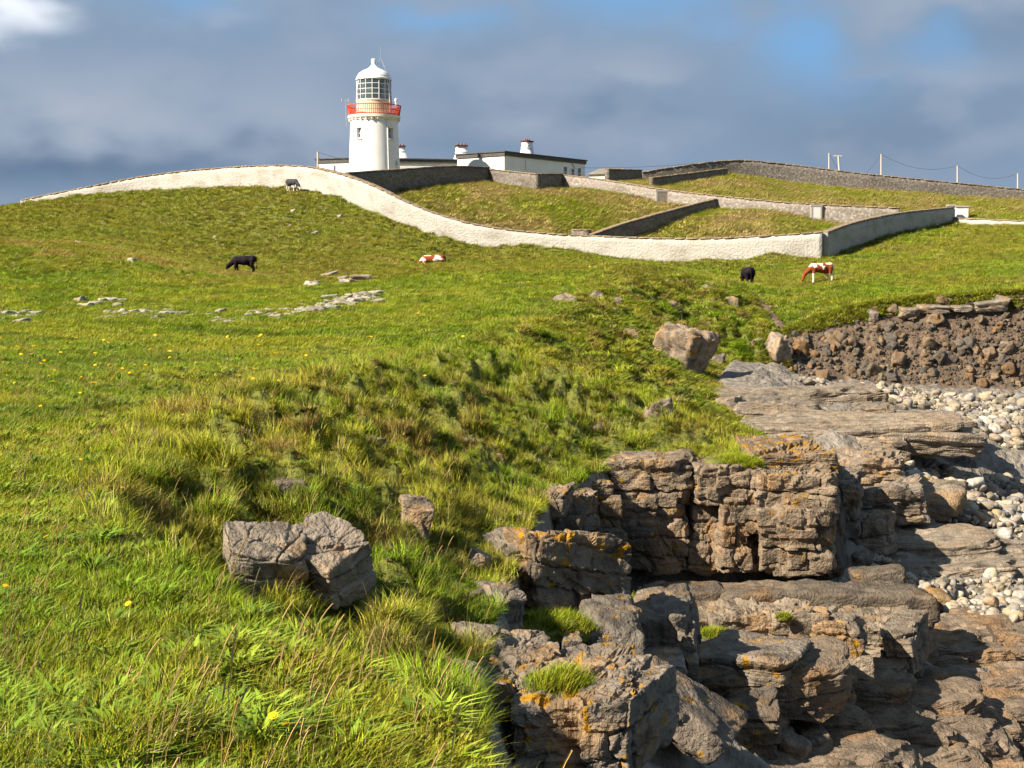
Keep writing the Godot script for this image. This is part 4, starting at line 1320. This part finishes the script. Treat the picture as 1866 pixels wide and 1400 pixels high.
	lone("lichen_boulder", "large wedge-shaped rock block with orange lichen along its upper edge", [930, 985, 1125, 1128, 16.3, 0.95, 30, -12], 56, {"tint": Color(0.25, 0.225, 0.19), "rough": 0.16, "facet": 0.06, "cut": 6, "chip": 0.8, "lichen": 0.36, "scale": 1.6, "seed": 9, "bed": 0.3})
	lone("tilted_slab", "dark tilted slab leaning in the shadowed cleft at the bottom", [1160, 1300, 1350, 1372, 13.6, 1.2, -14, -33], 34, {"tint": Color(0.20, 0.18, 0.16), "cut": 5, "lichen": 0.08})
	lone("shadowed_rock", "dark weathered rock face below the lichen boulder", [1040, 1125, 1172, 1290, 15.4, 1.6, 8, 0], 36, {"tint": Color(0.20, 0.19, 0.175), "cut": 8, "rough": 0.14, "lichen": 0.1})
	lone("square_rock", "squarish grey block beside the grassy cleft", [1164, 1122, 1288, 1224, 17.0, 1.5, -10, 2], 34, {"tint": Color(0.23, 0.215, 0.195), "cut": 6})
	lone("small_dark_block", "small square block wedged under the grey block", [1250, 1205, 1276, 1232, 16.6, 0.5], 10, {"tint": grey})
	lone("pale_wedged_rock", "bluish rounded rock wedged in the dark joint", [1172, 1208, 1254, 1246, 16.4, 0.8, 0, 6], 20, {"tint": Color(0.30, 0.30, 0.31), "cut": 10})
	lone("corner_block", "lichen-spotted rock block standing at the bottom edge", [1522, 1358, 1592, 1430, 17.6, 1.2, -10, 0], 24, {"tint": Color(0.30, 0.265, 0.22), "lichen": 0.3})
	lone("fallen_block", "fallen block below the stepped rock", [1470, 1350, 1520, 1420, 17.2, 1.0, 8, 6], 18, {"tint": grey})
	lone("round_fallen_rock", "rounded grey rock fallen at the foot of the stepped rock", [1420, 1354, 1476, 1400, 16.8, 0.9, 0, -8], 18, {"tint": grey, "round": 9.0, "cut": 10})
	lone("lichen_stone", "small knob of rock with orange lichen beside dry stalks", [1025, 1168, 1058, 1200, 14.0, 0.4], 12, {"tint": grey, "lichen": 0.6})
	lone("split_outcrop", "split grey outcrop rock half buried in long grass", [400, 996, 540, 1090, 11.2, 0.7, 20, -10], 44, {"seed": 61, "facet": 0.06, "chip": 0.74, "bed": 0.16, "tint": Color(0.30, 0.275, 0.24), "cut": 5, "strata": 0.03, "pitch": 14.0})
	lone("leaning_outcrop", "leaning slab of grey outcrop rock with a ragged right edge", [505, 990, 648, 1090, 11.5, 0.7, -24, -16], 44, {"seed": 63, "facet": 0.06, "chip": 0.70, "bed": 0.16, "tint": Color(0.30, 0.275, 0.245), "cut": 7, "strata": 0.03, "pitch": 12.0, "lichen": 0.05})
	lone("upright_boulder", "rounded boulder standing in grass on the bank", [726, 916, 780, 986, 15.2, 0.5, 10, -8], 24, {"tint": Color(0.30, 0.27, 0.235), "cut": 9})
	lone("perched_boulder", "big angular boulder with orange lichen perched on the bank above the beach", [1214, 600, 1296, 676, 50, 1.8, -24, -20], 32, {"tint": Color(0.34, 0.30, 0.26), "cut": 8, "chip": 0.62, "lichen": 0.3, "seed": 31})
	lone("rim_boulder", "pale boulder at the foot of the earth cliff", [1404, 612, 1440, 664, 70.5, 1.2, 24, -16], 18, {"cut": 10, "chip": 0.6, "tint": Color(0.36, 0.32, 0.28)})
	lone("bank_end_rock", "tall pale rock where the grassy bank meets the slabs", [1322, 724, 1358, 778, 41, 1.2, -14, 14], 20, {"tint": Color(0.34, 0.30, 0.255)})
	lone("bench_slab", "flat straight-edged slab lying at the lip of the cliff", [1138, 834, 1204, 849, 26.9, 1.0, 0, 0], 16, {"tint": Color(0.32, 0.29, 0.26), "cut": 2, "tilt": 0.03})
	# stones showing through the grass of the bank
	for q in [[644, 794, 702, 816, "broad flat stone showing through the upper bank"], [482, 866, 558, 914, "ragged stone edge above the split outcrop"], [1008, 534, 1062, 556, "long low stone near the top of the bank"], [1076, 528, 1108, 550, "stone with a dark overhang near the top of the bank"], [1130, 594, 1164, 622, "boulder with a black shaded side on the bank"],
			[1280, 515, 1304, 533, "pale stone on the grassy slope near the black cow"], [1325, 535, 1348, 560, "light stones on the far grassy slope"], [1118, 540, 1138, 562, "small stone just below the top of the bank"], [1112, 558, 1130, 572, "flat reddish stone on the upper bank"], [1172, 722, 1240, 768, "low slanting stone ridge on the bank"], [920, 825, 944, 842, "square block in the row of stones above the cleft"],
			[956, 826, 986, 848, "rounded block in the row of stones above the cleft"], [902, 824, 920, 842, "small dark stone at the start of the row of stones"], [1094, 832, 1118, 858, "upright tilted block by the flat slab"], [840, 790, 864, 810, "stone poking out beside brown grass"], [848, 990, 890, 1040, "broken block beside the lichen boulder"], [885, 975, 910, 1000, "small block above the broken block"],
			[858, 1065, 890, 1100, "orange-stained block left of the lichen boulder"], [925, 930, 960, 952, "flat stone behind the lichen boulder"], [855, 915, 872, 945, "small grey stone half hidden in leaves"], [1085, 770, 1102, 790, "white-streaked stone on the brown bank"], [1232, 538, 1250, 548, "small white stone on the shaded grass slope"], [1370, 615, 1392, 628, "pale stone above the till cliff corner"],
			[1400, 580, 1415, 592, "round pale stone on the slope beside the cliff edge"], [1290, 640, 1325, 668, "stone lying behind the perched boulder"], [1210, 545, 1240, 572, "dark rock in the grassy gully"], [150, 895, 176, 912, "small stone under the meadow tussock"]]:
		var at := hit((q[0] + q[2]) * 0.5, q[3] - 2.0)
		lone("bank_stone", q[4], [q[0], q[1] + (q[3] - q[1]) * 0.25, q[2], q[3] + (q[3] - q[1]) * 0.4, -at.z - 0.05, (q[2] - q[0]) / FOCAL * -at.z * 0.55, rng.randf_range(-35, 35), rng.randf_range(-22, 22)], 16, {"facet": 0.12, "tint": Color(0.29, 0.265, 0.23), "cut": 14, "chip": 0.52, "tilt": 0.3})

var beds := []

func in_beds(q: Vector2) -> bool:
	for bed in beds:
		if Geometry2D.is_point_in_polygon(q, bed[0]):
			return true
	return false

func survey_beds() -> void:
	var marks := [[[[1450, 692], [1600, 712], [1866, 730], [1866, 838], [1700, 770], [1560, 722]], 6200, 0.12], [[[1650, 852], [1720, 862], [1866, 890], [1900, 1000], [1760, 965], [1660, 920]], 3600, 0.10], [[[1556, 1038], [1640, 1036], [1720, 1085], [1640, 1080]], 700, 0.06], [[[1700, 1075], [1866, 1060], [1866, 1180], [1760, 1165]], 3200, 0.07], [[[1745, 975], [1866, 1000], [1866, 1030]], 300, 0.10]]
	for m in marks:
		var poly := PackedVector2Array()
		for v in m[0]:
			var at := hit(v[0], v[1])
			poly.append(Vector2(at.x, -at.z))
		beds.append([poly, m[1], m[2]])

func build_small_stones() -> void:
	var shapes := []
	for k in 8:
		shapes.append(rock(Vector3.ONE, 200 + k, 6, {"tint": Color(1, 0.98, 0.95), "cut": 11, "round": 40.0, "rough": 0.2, "facet": 0.22, "tilt": 0.25, "chip": 0.6}))
	var cobbles := []
	for k in 6:
		cobbles.append(rock(Vector3(1, 0.62 + 0.04 * k, 0.8), 300 + k, 6, {"tint": Color(1, 0.99, 0.97), "cut": 18, "round": 5.0, "rough": 0.12, "facet": 0.0, "tilt": 0.25, "strata": 0.0}))
	# white limestone outcrop in the meadow
	rng.seed = 77
	var strips := [[[0, 578], [70, 582], 16, 24.0], [[170, 580], [350, 578], 40, 22.0], [[380, 582], [560, 574], 40, 22.0], [[545, 568], [700, 540], 50, 27.0], [[585, 555], [690, 545], 38, 24.0], [[565, 518], [660, 508], 9, 30.0], [[145, 556], [230, 550], 7, 36.0], [[340, 541], [360, 540], 2, 16.0]]
	for s in strips:
		for k in s[2]:
			var t: float = (k + rng.randf()) / s[2]
			var at := hit(lerpf(s[0][0], s[1][0], t), lerpf(s[0][1], s[1][1], t) + rng.randf_range(-10, 10))
			var w: float = s[3] * rng.randf_range(0.4, 1.0) / FOCAL * -at.z
			var o := obj("limestone_rock", shapes[rng.randi() % 8], M.white_stone[rng.randi() % 2])
			o.position = at + Vector3(0, w * 0.06, 0)
			o.rotation = Vector3(rng.randf_range(-0.2, 0.2), rng.randf() * TAU, rng.randf_range(-0.2, 0.2))
			o.scale = Vector3(w, w * rng.randf_range(0.3, 0.6), w * rng.randf_range(0.5, 1.6))
			tag(o, "low pale limestone rock of the outcrop crossing the green meadow", "rock", "limestone outcrop in the meadow")
	for q in [[142, 444], [240, 478], [535, 387], [556, 388], [530, 413], [392, 436], [574, 427], [620, 397]]:
		var at := hit(q[0], q[1])
		var o := obj("hill_stone", shapes[rng.randi() % 8], M.white_stone[0])
		o.position = at; o.scale = Vector3(0.55, 0.4, 0.5) * rng.randf_range(0.7, 1.2)
		o.rotation.y = rng.randf() * TAU
		tag(o, "small pale stone lying on the olive hillside below the white wall", "rock", "stones on the hillside")
	# the earth cliff and the stones that stick out of it
	var till := obj("earth_cliff", terrain_mesh([3]), M.till)
	till.set_meta("kind", "structure")
	var list := []
	for k in 2100:
		var sx := rng.randf_range(till_top[0].x, till_top[5].x)
		var i := 0
		while i < 4 and sx > till_top[i + 1].x:
			i += 1
		var s := i + (sx - till_top[i].x) / (till_top[i + 1].x - till_top[i].x)
		var a := till_top[i].lerp(till_top[i + 1], s - i); var b := till_foot[i].lerp(till_foot[i + 1], s - i)
		var p := a.lerp(b, pow(rng.randf(), 0.85))
		var w := 0.075 / pow(rng.randf_range(0.02, 1.0), 0.62)
		list.append([minf(w, 0.8) * rng.randf_range(0.6, 1.2), Vector3(p.x, ground(p.x, p.y), -p.y)])
	list.sort_custom(func(x, y): return x[0] > y[0])
	var xf := []; var cl := PackedColorArray()
	for k in list.size():
		var w: float = list[k][0]
		var bs := Basis.from_euler(Vector3(rng.randf() * 6, rng.randf() * 6, rng.randf() * 6)) * Basis.from_scale(Vector3(w, w * rng.randf_range(0.55, 0.9), w * rng.randf_range(0.6, 1.0)))
		var at: Vector3 = list[k][1] + Vector3(0, -0.02, 0.02)
		if k < 300:
			var o := obj("stone", shapes[k % 8], M.till_stone[rng.randi() % 4], till)
			o.transform = Transform3D(bs, at)
		else:
			var m := rng.randf_range(0.07, 0.17)
			xf.append(Transform3D(bs, at)); cl.append(Color(m, m * rng.randf_range(0.78, 0.92), m * rng.randf_range(0.6, 0.8)))
	multimesh("small_stones", shapes[1], xf, cl, M.pebble, "", "", till)
	for q in [[1655, 549, 34], [1700, 543, 58], [1752, 540, 36], [1806, 536, 62], [1590, 559, 20]]:
		var at := P(q[0], q[1], 73.6)
		var o := obj("edge_slab_rock", rock(Vector3.ONE, 900 + q[2], 14, {"tint": Color(0.30, 0.285, 0.265), "cut": 8, "chip": 0.7, "facet": 0.15}), M.rock)
		o.position = Vector3(at.x, ground(at.x, 73.9) - 0.34, at.z)
		o.scale = Vector3(q[2] / FOCAL * 74.0, rng.randf_range(0.3, 0.6), 0.7)
		o.rotation = Vector3(0.25, rng.randf_range(-0.3, 0.3), rng.randf_range(-0.1, 0.1))
		tag(o, "pale slab of rock under the turf lip of the earth cliff", "rock", "pale slabs along the earth cliff top")
	# shingle: sizes follow the strips of the beach
	var stones := []
	for bed in beds:
		var poly: PackedVector2Array = bed[0]
		var lo := poly[0]; var hi := poly[0]
		for v in poly:
			lo = lo.min(v); hi = hi.max(v)
		for k in bed[1]:
			var q := Vector2(rng.randf_range(lo.x, hi.x), rng.randf_range(lo.y, hi.y))
			if not Geometry2D.is_point_in_polygon(q, poly):
				continue
			var w: float = bed[2] / pow(rng.randf_range(0.04, 1.0), 0.45)
			stones.append([w / q.y, w, Vector3(q.x, ground(q.x, q.y) + 0.06 + w * rng.randf_range(0.1, 0.5), -q.y)])
	stones.sort_custom(func(x, y): return x[0] > y[0])
	xf = []; cl = PackedColorArray()
	for k in stones.size():
		var w: float = stones[k][1]
		var bs := Basis.from_euler(Vector3(rng.randf_range(-0.4, 0.4), rng.randf() * TAU, rng.randf_range(-0.4, 0.4))) * Basis.from_scale(Vector3(w, w * rng.randf_range(0.8, 1.1), w * rng.randf_range(0.8, 1.2)) * 1.3)
		if k < 300:
			var o := obj("beach_stone", cobbles[k % 6], M.beach_stone[rng.randi() % 4])
			o.transform = Transform3D(bs, stones[k][2])
			tag(o, "rounded pale beach stone lying among the shingle below the cliff", "stone", "larger stones of the shingle beach")
		else:
			var m := rng.randf_range(0.16, 0.48)
			xf.append(Transform3D(bs, stones[k][2])); cl.append(Color(m, m * rng.randf_range(0.92, 0.98), m * rng.randf_range(0.82, 0.95)))
	multimesh("shingle", cobbles[2], xf.slice(0, xf.size() / 2), cl.slice(0, xf.size() / 2), M.pebble, "medium pale cobbles of the shingle beach", "pebbles")
	multimesh("shingle", shapes[4], xf.slice(xf.size() / 2), cl.slice(xf.size() / 2), M.pebble, "small pale pebbles filling the shingle beach", "pebbles")

# ------------------------------------------------------------------ the lighthouse station
func build_station() -> void:
	wall("white_boundary_wall", [[40, 366, 372, 176], [150, 344, 360, 172], [280, 320, 348, 169], [420, 306, 341, 163], [540, 303, 341, 157], [610, 314, 356, 152], [680, 338, 390, 147], [760, 376, 420, 144], [850, 406, 444, 141.5], [960, 423, 458, 139], [1080, 431, 466, 136.5], [1250, 436, 479, 132.5], [1380, 432, 480, 130], [1499, 424, 470, 128]], 0.6, M.limewash, "long curving whitewashed stone wall climbing the hill with grey coping")
	wall("white_side_wall", [[1503, 424, 470, 128.4], [1560, 405, 452, 136], [1640, 389, 428, 147], [1734, 379, 410, 160]], 0.6, M.limewash, "shaded whitewashed wall running back from the sharp corner")
	wall("low_white_wall", [[1736, 398, 408, 160], [1800, 401, 411, 156], [1900, 405, 416, 152]], 0.6, M.limewash, "low white wall beyond the gate pillars")
	wall("dark_garden_wall", [[632, 316, 345, 151], [720, 310, 345, 158], [820, 304, 334, 166], [889, 306, 333, 172]], 0.5, M.grey_wall, "dark shaded wall below the lighthouse, above the long grass")
	wall("buttressed_grey_wall", [[891, 309, 334, 172], [940, 314, 342, 168.5], [981, 318, 349, 165]], 0.5, M.grey_wall, "sunlit grey-brown wall segment below the flat-roofed house")
	wall("short_return_wall", [[982, 318, 349, 165.3], [1023, 318, 347, 171]], 0.5, M.grey_wall, "short dark return in the grey wall below the house")
	wall("patched_grey_wall", [[1025, 319, 347, 171], [1110, 330, 358, 166], [1210, 346, 374, 160], [1310, 358, 390, 155], [1400, 367, 398, 152.5], [1480, 373, 405, 150.5], [1640, 380, 413, 148]], 0.5, M.patched_wall, "long grey field wall patched with flaking white, holding two doorways")
	wall("dark_cross_wall", [[1078, 428, 440, 137], [1140, 407, 432, 142], [1230, 382, 414, 149], [1309, 362, 392, 155.5]], 0.5, M.grey_wall, "dark cross wall rising between the two lower fields")
	wall("wall_stub", [[1044, 420, 432, 138.5], [1074, 421, 432, 137.4]], 0.6, M.grey_wall, "short stub of wall behind the white wall")
	wall("far_stone_wall", [[1168, 315, 335, 189], [1250, 302, 326, 191], [1340, 293, 322, 194], [1430, 300, 334, 195], [1560, 316, 348, 195], [1700, 330, 356, 195], [1900, 350, 368, 195]], 0.5, M.grey_wall, "long brown stone wall running along the skyline field")
	wall("dark_inner_wall", [[1186, 325, 342, 173], [1260, 316, 332, 180], [1323, 308, 324, 187]], 0.5, M.grey_wall, "short dark wall in front of the skyline wall")
	wall("dark_far_wall", [[1782, 385, 398, 170], [1900, 388, 401, 168]], 0.5, M.grey_wall, "low dark wall behind the gate pillars")
	for e in [[1486, 377, 405, 150, "white_door", "small white door set in the patched grey wall"], [1206, 350, 372, 159.6, "blocked_door", "blocked-up doorway in the grey wall"]]:
		var at := P(e[0], e[2], e[3])
		var h: float = (e[2] - e[1]) / FOCAL * e[3]
		var w := 0.85 if e[4] == "white_door" else 1.1
		var dn := base(e[4], at + Vector3(0, 0, 0.42), e[5], "door", "", 0.2)
		obj("leaf", box_mesh(Vector3(0, h / 2, 0), Vector3(w, h, 0.12)), M.paint if e[4] == "white_door" else M.slate, dn)
		obj("frame", frame_mesh(w, h), M.coping_plain, dn)
	for e in [[1733, 376, 400, 160.4, 0.7], [1752, 378, 397, 162, 1.3]]:
		var at := P(e[0], e[2], e[3])
		var h: float = (e[2] - e[1]) / FOCAL * e[3]
		var p := base("gate_pillar", at, "narrow white gate pillar at the end of the side wall" if e[4] < 1.0 else "broad white gate pillar with a grey cap", "pillar")
		obj("shaft", box_mesh(Vector3(0, h / 2 - 0.4, 0), Vector3(e[4], h + 0.8, 0.8)), M.paint, p)
		obj("cap", box_mesh(Vector3(0, h + 0.08, 0), Vector3(e[4] + 0.2, 0.16, 1.0)), M.coping_plain, p)
	lighthouse()
	var top := P(919, 277, 177).y
	var a := P(919, 300, 177); var b := P(1066, 300, 191)
	var low := P(919, 318, 177).y - 0.6
	var h := house("flat_roofed_house", Vector2(a.x, 177), Vector2(b.x, 191), 7.5, top, low, "white flat-roofed house with a dark parapet to the right of the lighthouse")
	for w in [[13.0, 1.6], [14.7, 1.2], [16.2, 1.6]]:
		window_in(h, Vector3(w[0], 1.6, 0.0), 0.8, w[1], Vector3(0, 0, 1), 1, 2)
	obj("drainpipe", tube_mesh([[Vector3(4.4, -0.5, 0.06), Vector3(4.4, top - low - 0.6, 0.06), 0.05]], 8), M.paint, h)
	obj("waste_pipe", tube_mesh([[Vector3(14.3, 3.0, 0.06), Vector3(15.2, 2.2, 0.06), 0.06]]), M.metal, h)
	chimney(h, Vector3(9.0, top - low, -3.2), 1.55, 2.35)
	var a2 := P(715, 296, 184); var b2 := P(900, 292, 187)
	var low2 := P(720, 322, 184).y
	var h2 := house("long_low_house", Vector2(a2.x, 184), Vector2(b2.x, 187), 7.0, P(800, 291, 185).y, low2, "long low white building between the tower and the flat-roofed house")
	chimney(h2, Vector3(9.6, P(800, 291, 185).y - low2, -3.0), 1.75, 2.35)
	chimney(h2, Vector3(1.3, P(800, 291, 185).y - low2, -2.0), 1.5, 2.0)
	var a3 := P(578, 300, 180); var b3 := P(650, 300, 178)
	house("small_store", Vector2(a3.x, 180), Vector2(b3.x, 178), 5.0, P(600, 291, 180).y, P(600, 316, 180).y, "small white flat-roofed store to the left of the lighthouse")
	# slate-roofed shed
	var sa := P(1072, 330, 186)
	var shed := base("slate_shed", sa, "low shed with a brown slate roof and dark end wall", "building", "", -0.35)
	obj("wall", box_mesh(Vector3(2.2, 0.1, -2.5), Vector3(4.4, 1.6, 4.4)), M.paint, shed)
	var rf := SurfaceTool.new()
	rf.begin(Mesh.PRIMITIVE_TRIANGLES)
	for f in [[Vector3(-0.3, 0.85, 0), Vector3(0.8, 1.75, -2.4), Vector3(4.0, 1.75, -2.4), Vector3(4.8, 0.85, 0)], [Vector3(-0.3, 0.85, -5), Vector3(4.8, 0.85, -5), Vector3(4.0, 1.75, -2.4), Vector3(0.8, 1.75, -2.4)], [Vector3(-0.3, 0.85, -5), Vector3(0.8, 1.75, -2.4), Vector3(-0.3, 0.85, 0), Vector3(-0.3, 0.85, -2)], [Vector3(4.8, 0.85, 0), Vector3(4.0, 1.75, -2.4), Vector3(4.8, 0.85, -5), Vector3(4.8, 0.85, -3)]]:
		for e in [0, 1, 2, 0, 2, 3]:
			rf.add_vertex(f[e])
	rf.generate_normals()
	obj("roof", rf.commit(), M.slate, shed)
	wall("dark_shed_wall", [[1106, 309, 330, 180], [1167, 311, 334, 187]], 0.5, M.grey_wall, "dark gable-height wall beside the slate shed")
	# poles and wires
	var tops := []
	for e in [[1511, 279, 318, 205], [1606, 281, 330, 205], [1745, 302, 342, 205], [1855, 316, 352, 205]]:
		var p0 := P(e[0], e[2] + 12, e[3]); var p1 := P(e[0], e[1], e[3])
		var o := base("wire_pole", p0, ["leftmost pale pole behind the skyline wall", "tallest pale pole behind the skyline wall", "third pale pole behind the skyline wall", "rightmost pale pole behind the skyline wall"][tops.size()], "pole", "poles behind the skyline wall")
		obj("post", tube_mesh([[Vector3.ZERO, p1 - p0, 0.13, 0.10]]), M.pole, o)
		tops.append(p1)
	var t0 := P(1531, 332, 204); var t1 := P(1528, 284, 204)
	var tp := base("cross_arm_pole", t0, "pole with a short cross-arm behind the skyline wall", "pole")
	obj("post", tube_mesh([[Vector3.ZERO, t1 - t0, 0.16, 0.14]]), M.pole, tp)
	obj("cross_arm", box_mesh(t1 - t0 + Vector3(-0.1, 0, 0), Vector3(1.2, 0.16, 0.16)), M.pole, tp)
	var lp0 := P(579, 312, 178); var lp1 := P(579, 277, 178)
	var lp := base("short_pole", lp0, "short pole beside the small white store", "pole")
	obj("post", tube_mesh([[Vector3.ZERO, lp1 - lp0, 0.12]]), M.pole, lp)
	for w in [[tops[1], tops[2], 1.2, "sagging wire between the tallest and the third pole"], [tops[2], tops[3], 1.2, "sagging wire between the third and the rightmost pole"], [tops[0], P(1531, 312, 205), 0.2, "wire slanting down from the leftmost pole"], [tops[1], P(1570, 325, 205), 0.2, "stay wire slanting down from the tallest pole"], [lp1, P(636, 292, 178), 0.1, "wire from the short pole to the tower"], [P(1060, 306, 190), P(1330, 292, 196), 0.3, "faint wire above the slate shed"]]:
		var seg := []
		var pv: Vector3 = w[0]
		for k in 14:
			var t := (k + 1) / 14.0
			var p: Vector3 = (w[0] as Vector3).lerp(w[1], t) - Vector3(0, w[2] * 4.0 * t * (1.0 - t), 0)
			seg.append([pv, p, 0.022]); pv = p
		tag(obj("overhead_wire", tube_mesh(seg, 4), M.wire), w[3], "wire")

func frame_mesh(w: float, h: float) -> ArrayMesh:
	var st := SurfaceTool.new()
	st.begin(Mesh.PRIMITIVE_TRIANGLES)
	for s in [-1.0, 1.0]:
		box(st, Vector3(s * (w / 2 + 0.09), h / 2, -0.02), Vector3(0.18, h, 0.2))
	box(st, Vector3(0, h + 0.1, -0.02), Vector3(w + 0.5, 0.2, 0.22))
	return st.commit()

func build_flowers() -> void:
	var st := SurfaceTool.new()
	st.begin(Mesh.PRIMITIVE_TRIANGLES)
	for ring in 2:
		for i in 13:
			var a := TAU * (i + ring * 0.5) / 13
			var w := 0.26
			var o := Vector3(cos(a), 0.25 + ring * 0.3, sin(a)) * (1.0 - ring * 0.35)
			var s := Vector3(-sin(a), 0, cos(a)) * w * (1.0 - ring * 0.3)
			for v in [Vector3.ZERO, o * 0.85 - s, o, Vector3.ZERO, o, o * 0.85 + s]:
				st.set_normal(Vector3.UP); st.add_vertex(v * 0.017)
	var head := st.commit()
	var spots := [[118, 981], [83, 983], [8, 1076], [121, 1100], [231, 1108], [493, 1312], [529, 1330], [388, 1181], [28, 864], [147, 843], [160, 876], [145, 720], [178, 720], [73, 745], [334, 766], [361, 778], [60, 825], [148, 845], [273, 848], [240, 752], [177, 877], [508, 697], [627, 698], [222, 895]]
	rng.seed = 991
	for k in 90:
		spots.append([rng.randf_range(0, 480), rng.randf_range(612, 705)])
	for k in 30:
		spots.append([rng.randf_range(480, 860), rng.randf_range(570, 690)])
	for k in 14:
		spots.append([rng.randf_range(820, 1130), rng.randf_range(478, 560)])
	for q in spots:
		var up := rng.randf_range(0.16, 0.22)
		var at := hit(q[0], q[1])
		at = hit(q[0], q[1] + up * FOCAL / -at.z)
		if zone(at.x, -at.z) > 1:
			continue
		var f := base("yellow_flower", at, "small yellow flower open above the meadow grass", "flower", "yellow flowers in the meadow", rng.randf() * TAU)
		var big := maxf(1.0, -at.z / 14.0)
		var hd := obj("flower_head", head, M.petal, f)
		hd.position = Vector3(0.01, up, 0.0)
		hd.rotation = Vector3(rng.randf_range(0.1, 0.6), 0, rng.randf_range(-0.4, 0.4))
		hd.scale = Vector3.ONE * minf(big, 3.0)
		obj("stem", tube_mesh([[Vector3.ZERO, Vector3(0.01, up, 0), 0.0016]], 4), M.stem, f)

func build_cattle() -> void:
	var black := cow_mesh(0); var red := cow_mesh(1); var pale := cow_mesh(2); var grey := cow_mesh(3)
	cow(red, 1494, 516, 0.25, 1.0, "red and white cow grazing below the sharp corner of the white wall")
	cow(black, 443, 500, 0.1, 1.0, "black cow grazing in the dip on the left, seen side-on", 105.0)
	cow(pale, 788, 502, 0.1, 1.0, "white and red-brown cow half hidden behind the meadow crest", 106.0)
	cow(grey, 533, 351, PI - 0.75, 1.0, "dark grey cow with pale legs grazing against the white wall")
	cow(black, 1361, 530, -PI / 2 + 0.1, 1.0, "black cow seen from behind on the far slope", 92.5)

func _ready() -> void:
	var cam := Camera3D.new()
	cam.name = "camera"
	add_child(cam)
	cam.position = Vector3(0, EYE, 0)
	cam.rotation = Vector3(-PITCH, 0, 0)
	cam.fov = rad_to_deg(2.0 * atan(700.0 / FOCAL))
	cam.near = 0.1
	cam.far = 6000.0
	var env := Environment.new()
	env.background_mode = Environment.BG_SKY
	env.sky = Sky.new()
	var sm := PanoramaSkyMaterial.new()
	sm.panorama = make_sky()
	env.sky.sky_material = sm
	env.tonemap_mode = Environment.TONE_MAPPER_LINEAR
	env.tonemap_exposure = 2.6
	env.sdfgi_enabled = true
	env.ssao_enabled = true
	env.ssil_enabled = true
	var we := WorldEnvironment.new()
	we.name = "environment"
	we.environment = env
	add_child(we)
	var sun := DirectionalLight3D.new()
	sun.name = "sun"
	add_child(sun)
	var az := deg_to_rad(30.0); var alt := deg_to_rad(37.0)
	var to_sun := Vector3(-cos(az) * cos(alt), sin(alt), sin(az) * cos(alt))
	sun.look_at_from_position(to_sun * 50.0, Vector3.ZERO, Vector3.UP)
	sun.light_energy = 1.6
	sun.light_color = Color(1.0, 0.95, 0.87)
	sun.light_angular_distance = 0.5
	sun.shadow_enabled = true

	make_materials()
	rock_noises()
	M.dark_glass = plain("window_glass", lin(0.05, 0.06, 0.07), 0.08, 0.6)
	M.coping_plain = plain("grey_stone", lin(0.34, 0.31, 0.27))
	M.white_stone = [tinted(0.44, 0.42, 0.39), tinted(0.34, 0.32, 0.295)]
	M.till_stone = [tinted(0.16, 0.14, 0.115), tinted(0.23, 0.175, 0.125), tinted(0.20, 0.135, 0.085), tinted(0.12, 0.11, 0.10)]
	M.beach_stone = [tinted(0.42, 0.40, 0.375), tinted(0.30, 0.29, 0.28), tinted(0.38, 0.32, 0.25), tinted(0.48, 0.465, 0.44)]
	survey_terrain()
	print("terrain surveyed")
	for e in [["meadow", [0, 1], M.turf], ["rocky_shore", [2], M.shore]]:
		obj(e[0], terrain_mesh(e[1]), e[2]).set_meta("kind", "structure")
	var sea := obj("sea", PlaneMesh.new(), M.sea)
	(sea.mesh as PlaneMesh).size = Vector2(8000, 8000)
	sea.set_meta("kind", "structure")
	for k in 5:
		coping_meshes.append(rock(Vector3.ONE, 500 + k, 4, {"tint": Color(0.36, 0.32, 0.275), "cut": 2, "tilt": 0.06, "rough": 0.08, "facet": 0.05, "strata": 0.0}))
	for s in [[-400, 360, 420, 185]]:
		pass
	var ring := [[-600, 372, 178], [40, 366, 176], [150, 344, 172], [280, 320, 169], [420, 306, 163], [540, 303, 157], [610, 314, 152], [680, 338, 147], [760, 376, 144], [850, 406, 141.5], [960, 423, 139], [1080, 431, 136.5], [1250, 436, 132.5], [1380, 432, 130], [1501, 424, 128], [1560, 405, 136], [1640, 389, 147], [1734, 379, 160], [1900, 379, 152]]
	for q in ring:
		var p := P(q[0], q[1], q[2])
		enclosure.append(Vector2(p.x, q[2]))
	enclosure.append_array([Vector2(200, 150), Vector2(200, 500), Vector2(-200, 500)])
	build_station()
	print("station built")
	survey_beds()
	build_rocks()
	build_cushions()
	print("rocks built")
	build_small_stones()
	build_cattle()
	build_flowers()
	print("growing grass")
	grow_grass()

func tinted(r: float, g: float, b: float) -> StandardMaterial3D:
	var m: StandardMaterial3D = M.pebble.duplicate()
	m.albedo_color = lin(r, g, b)
	return m
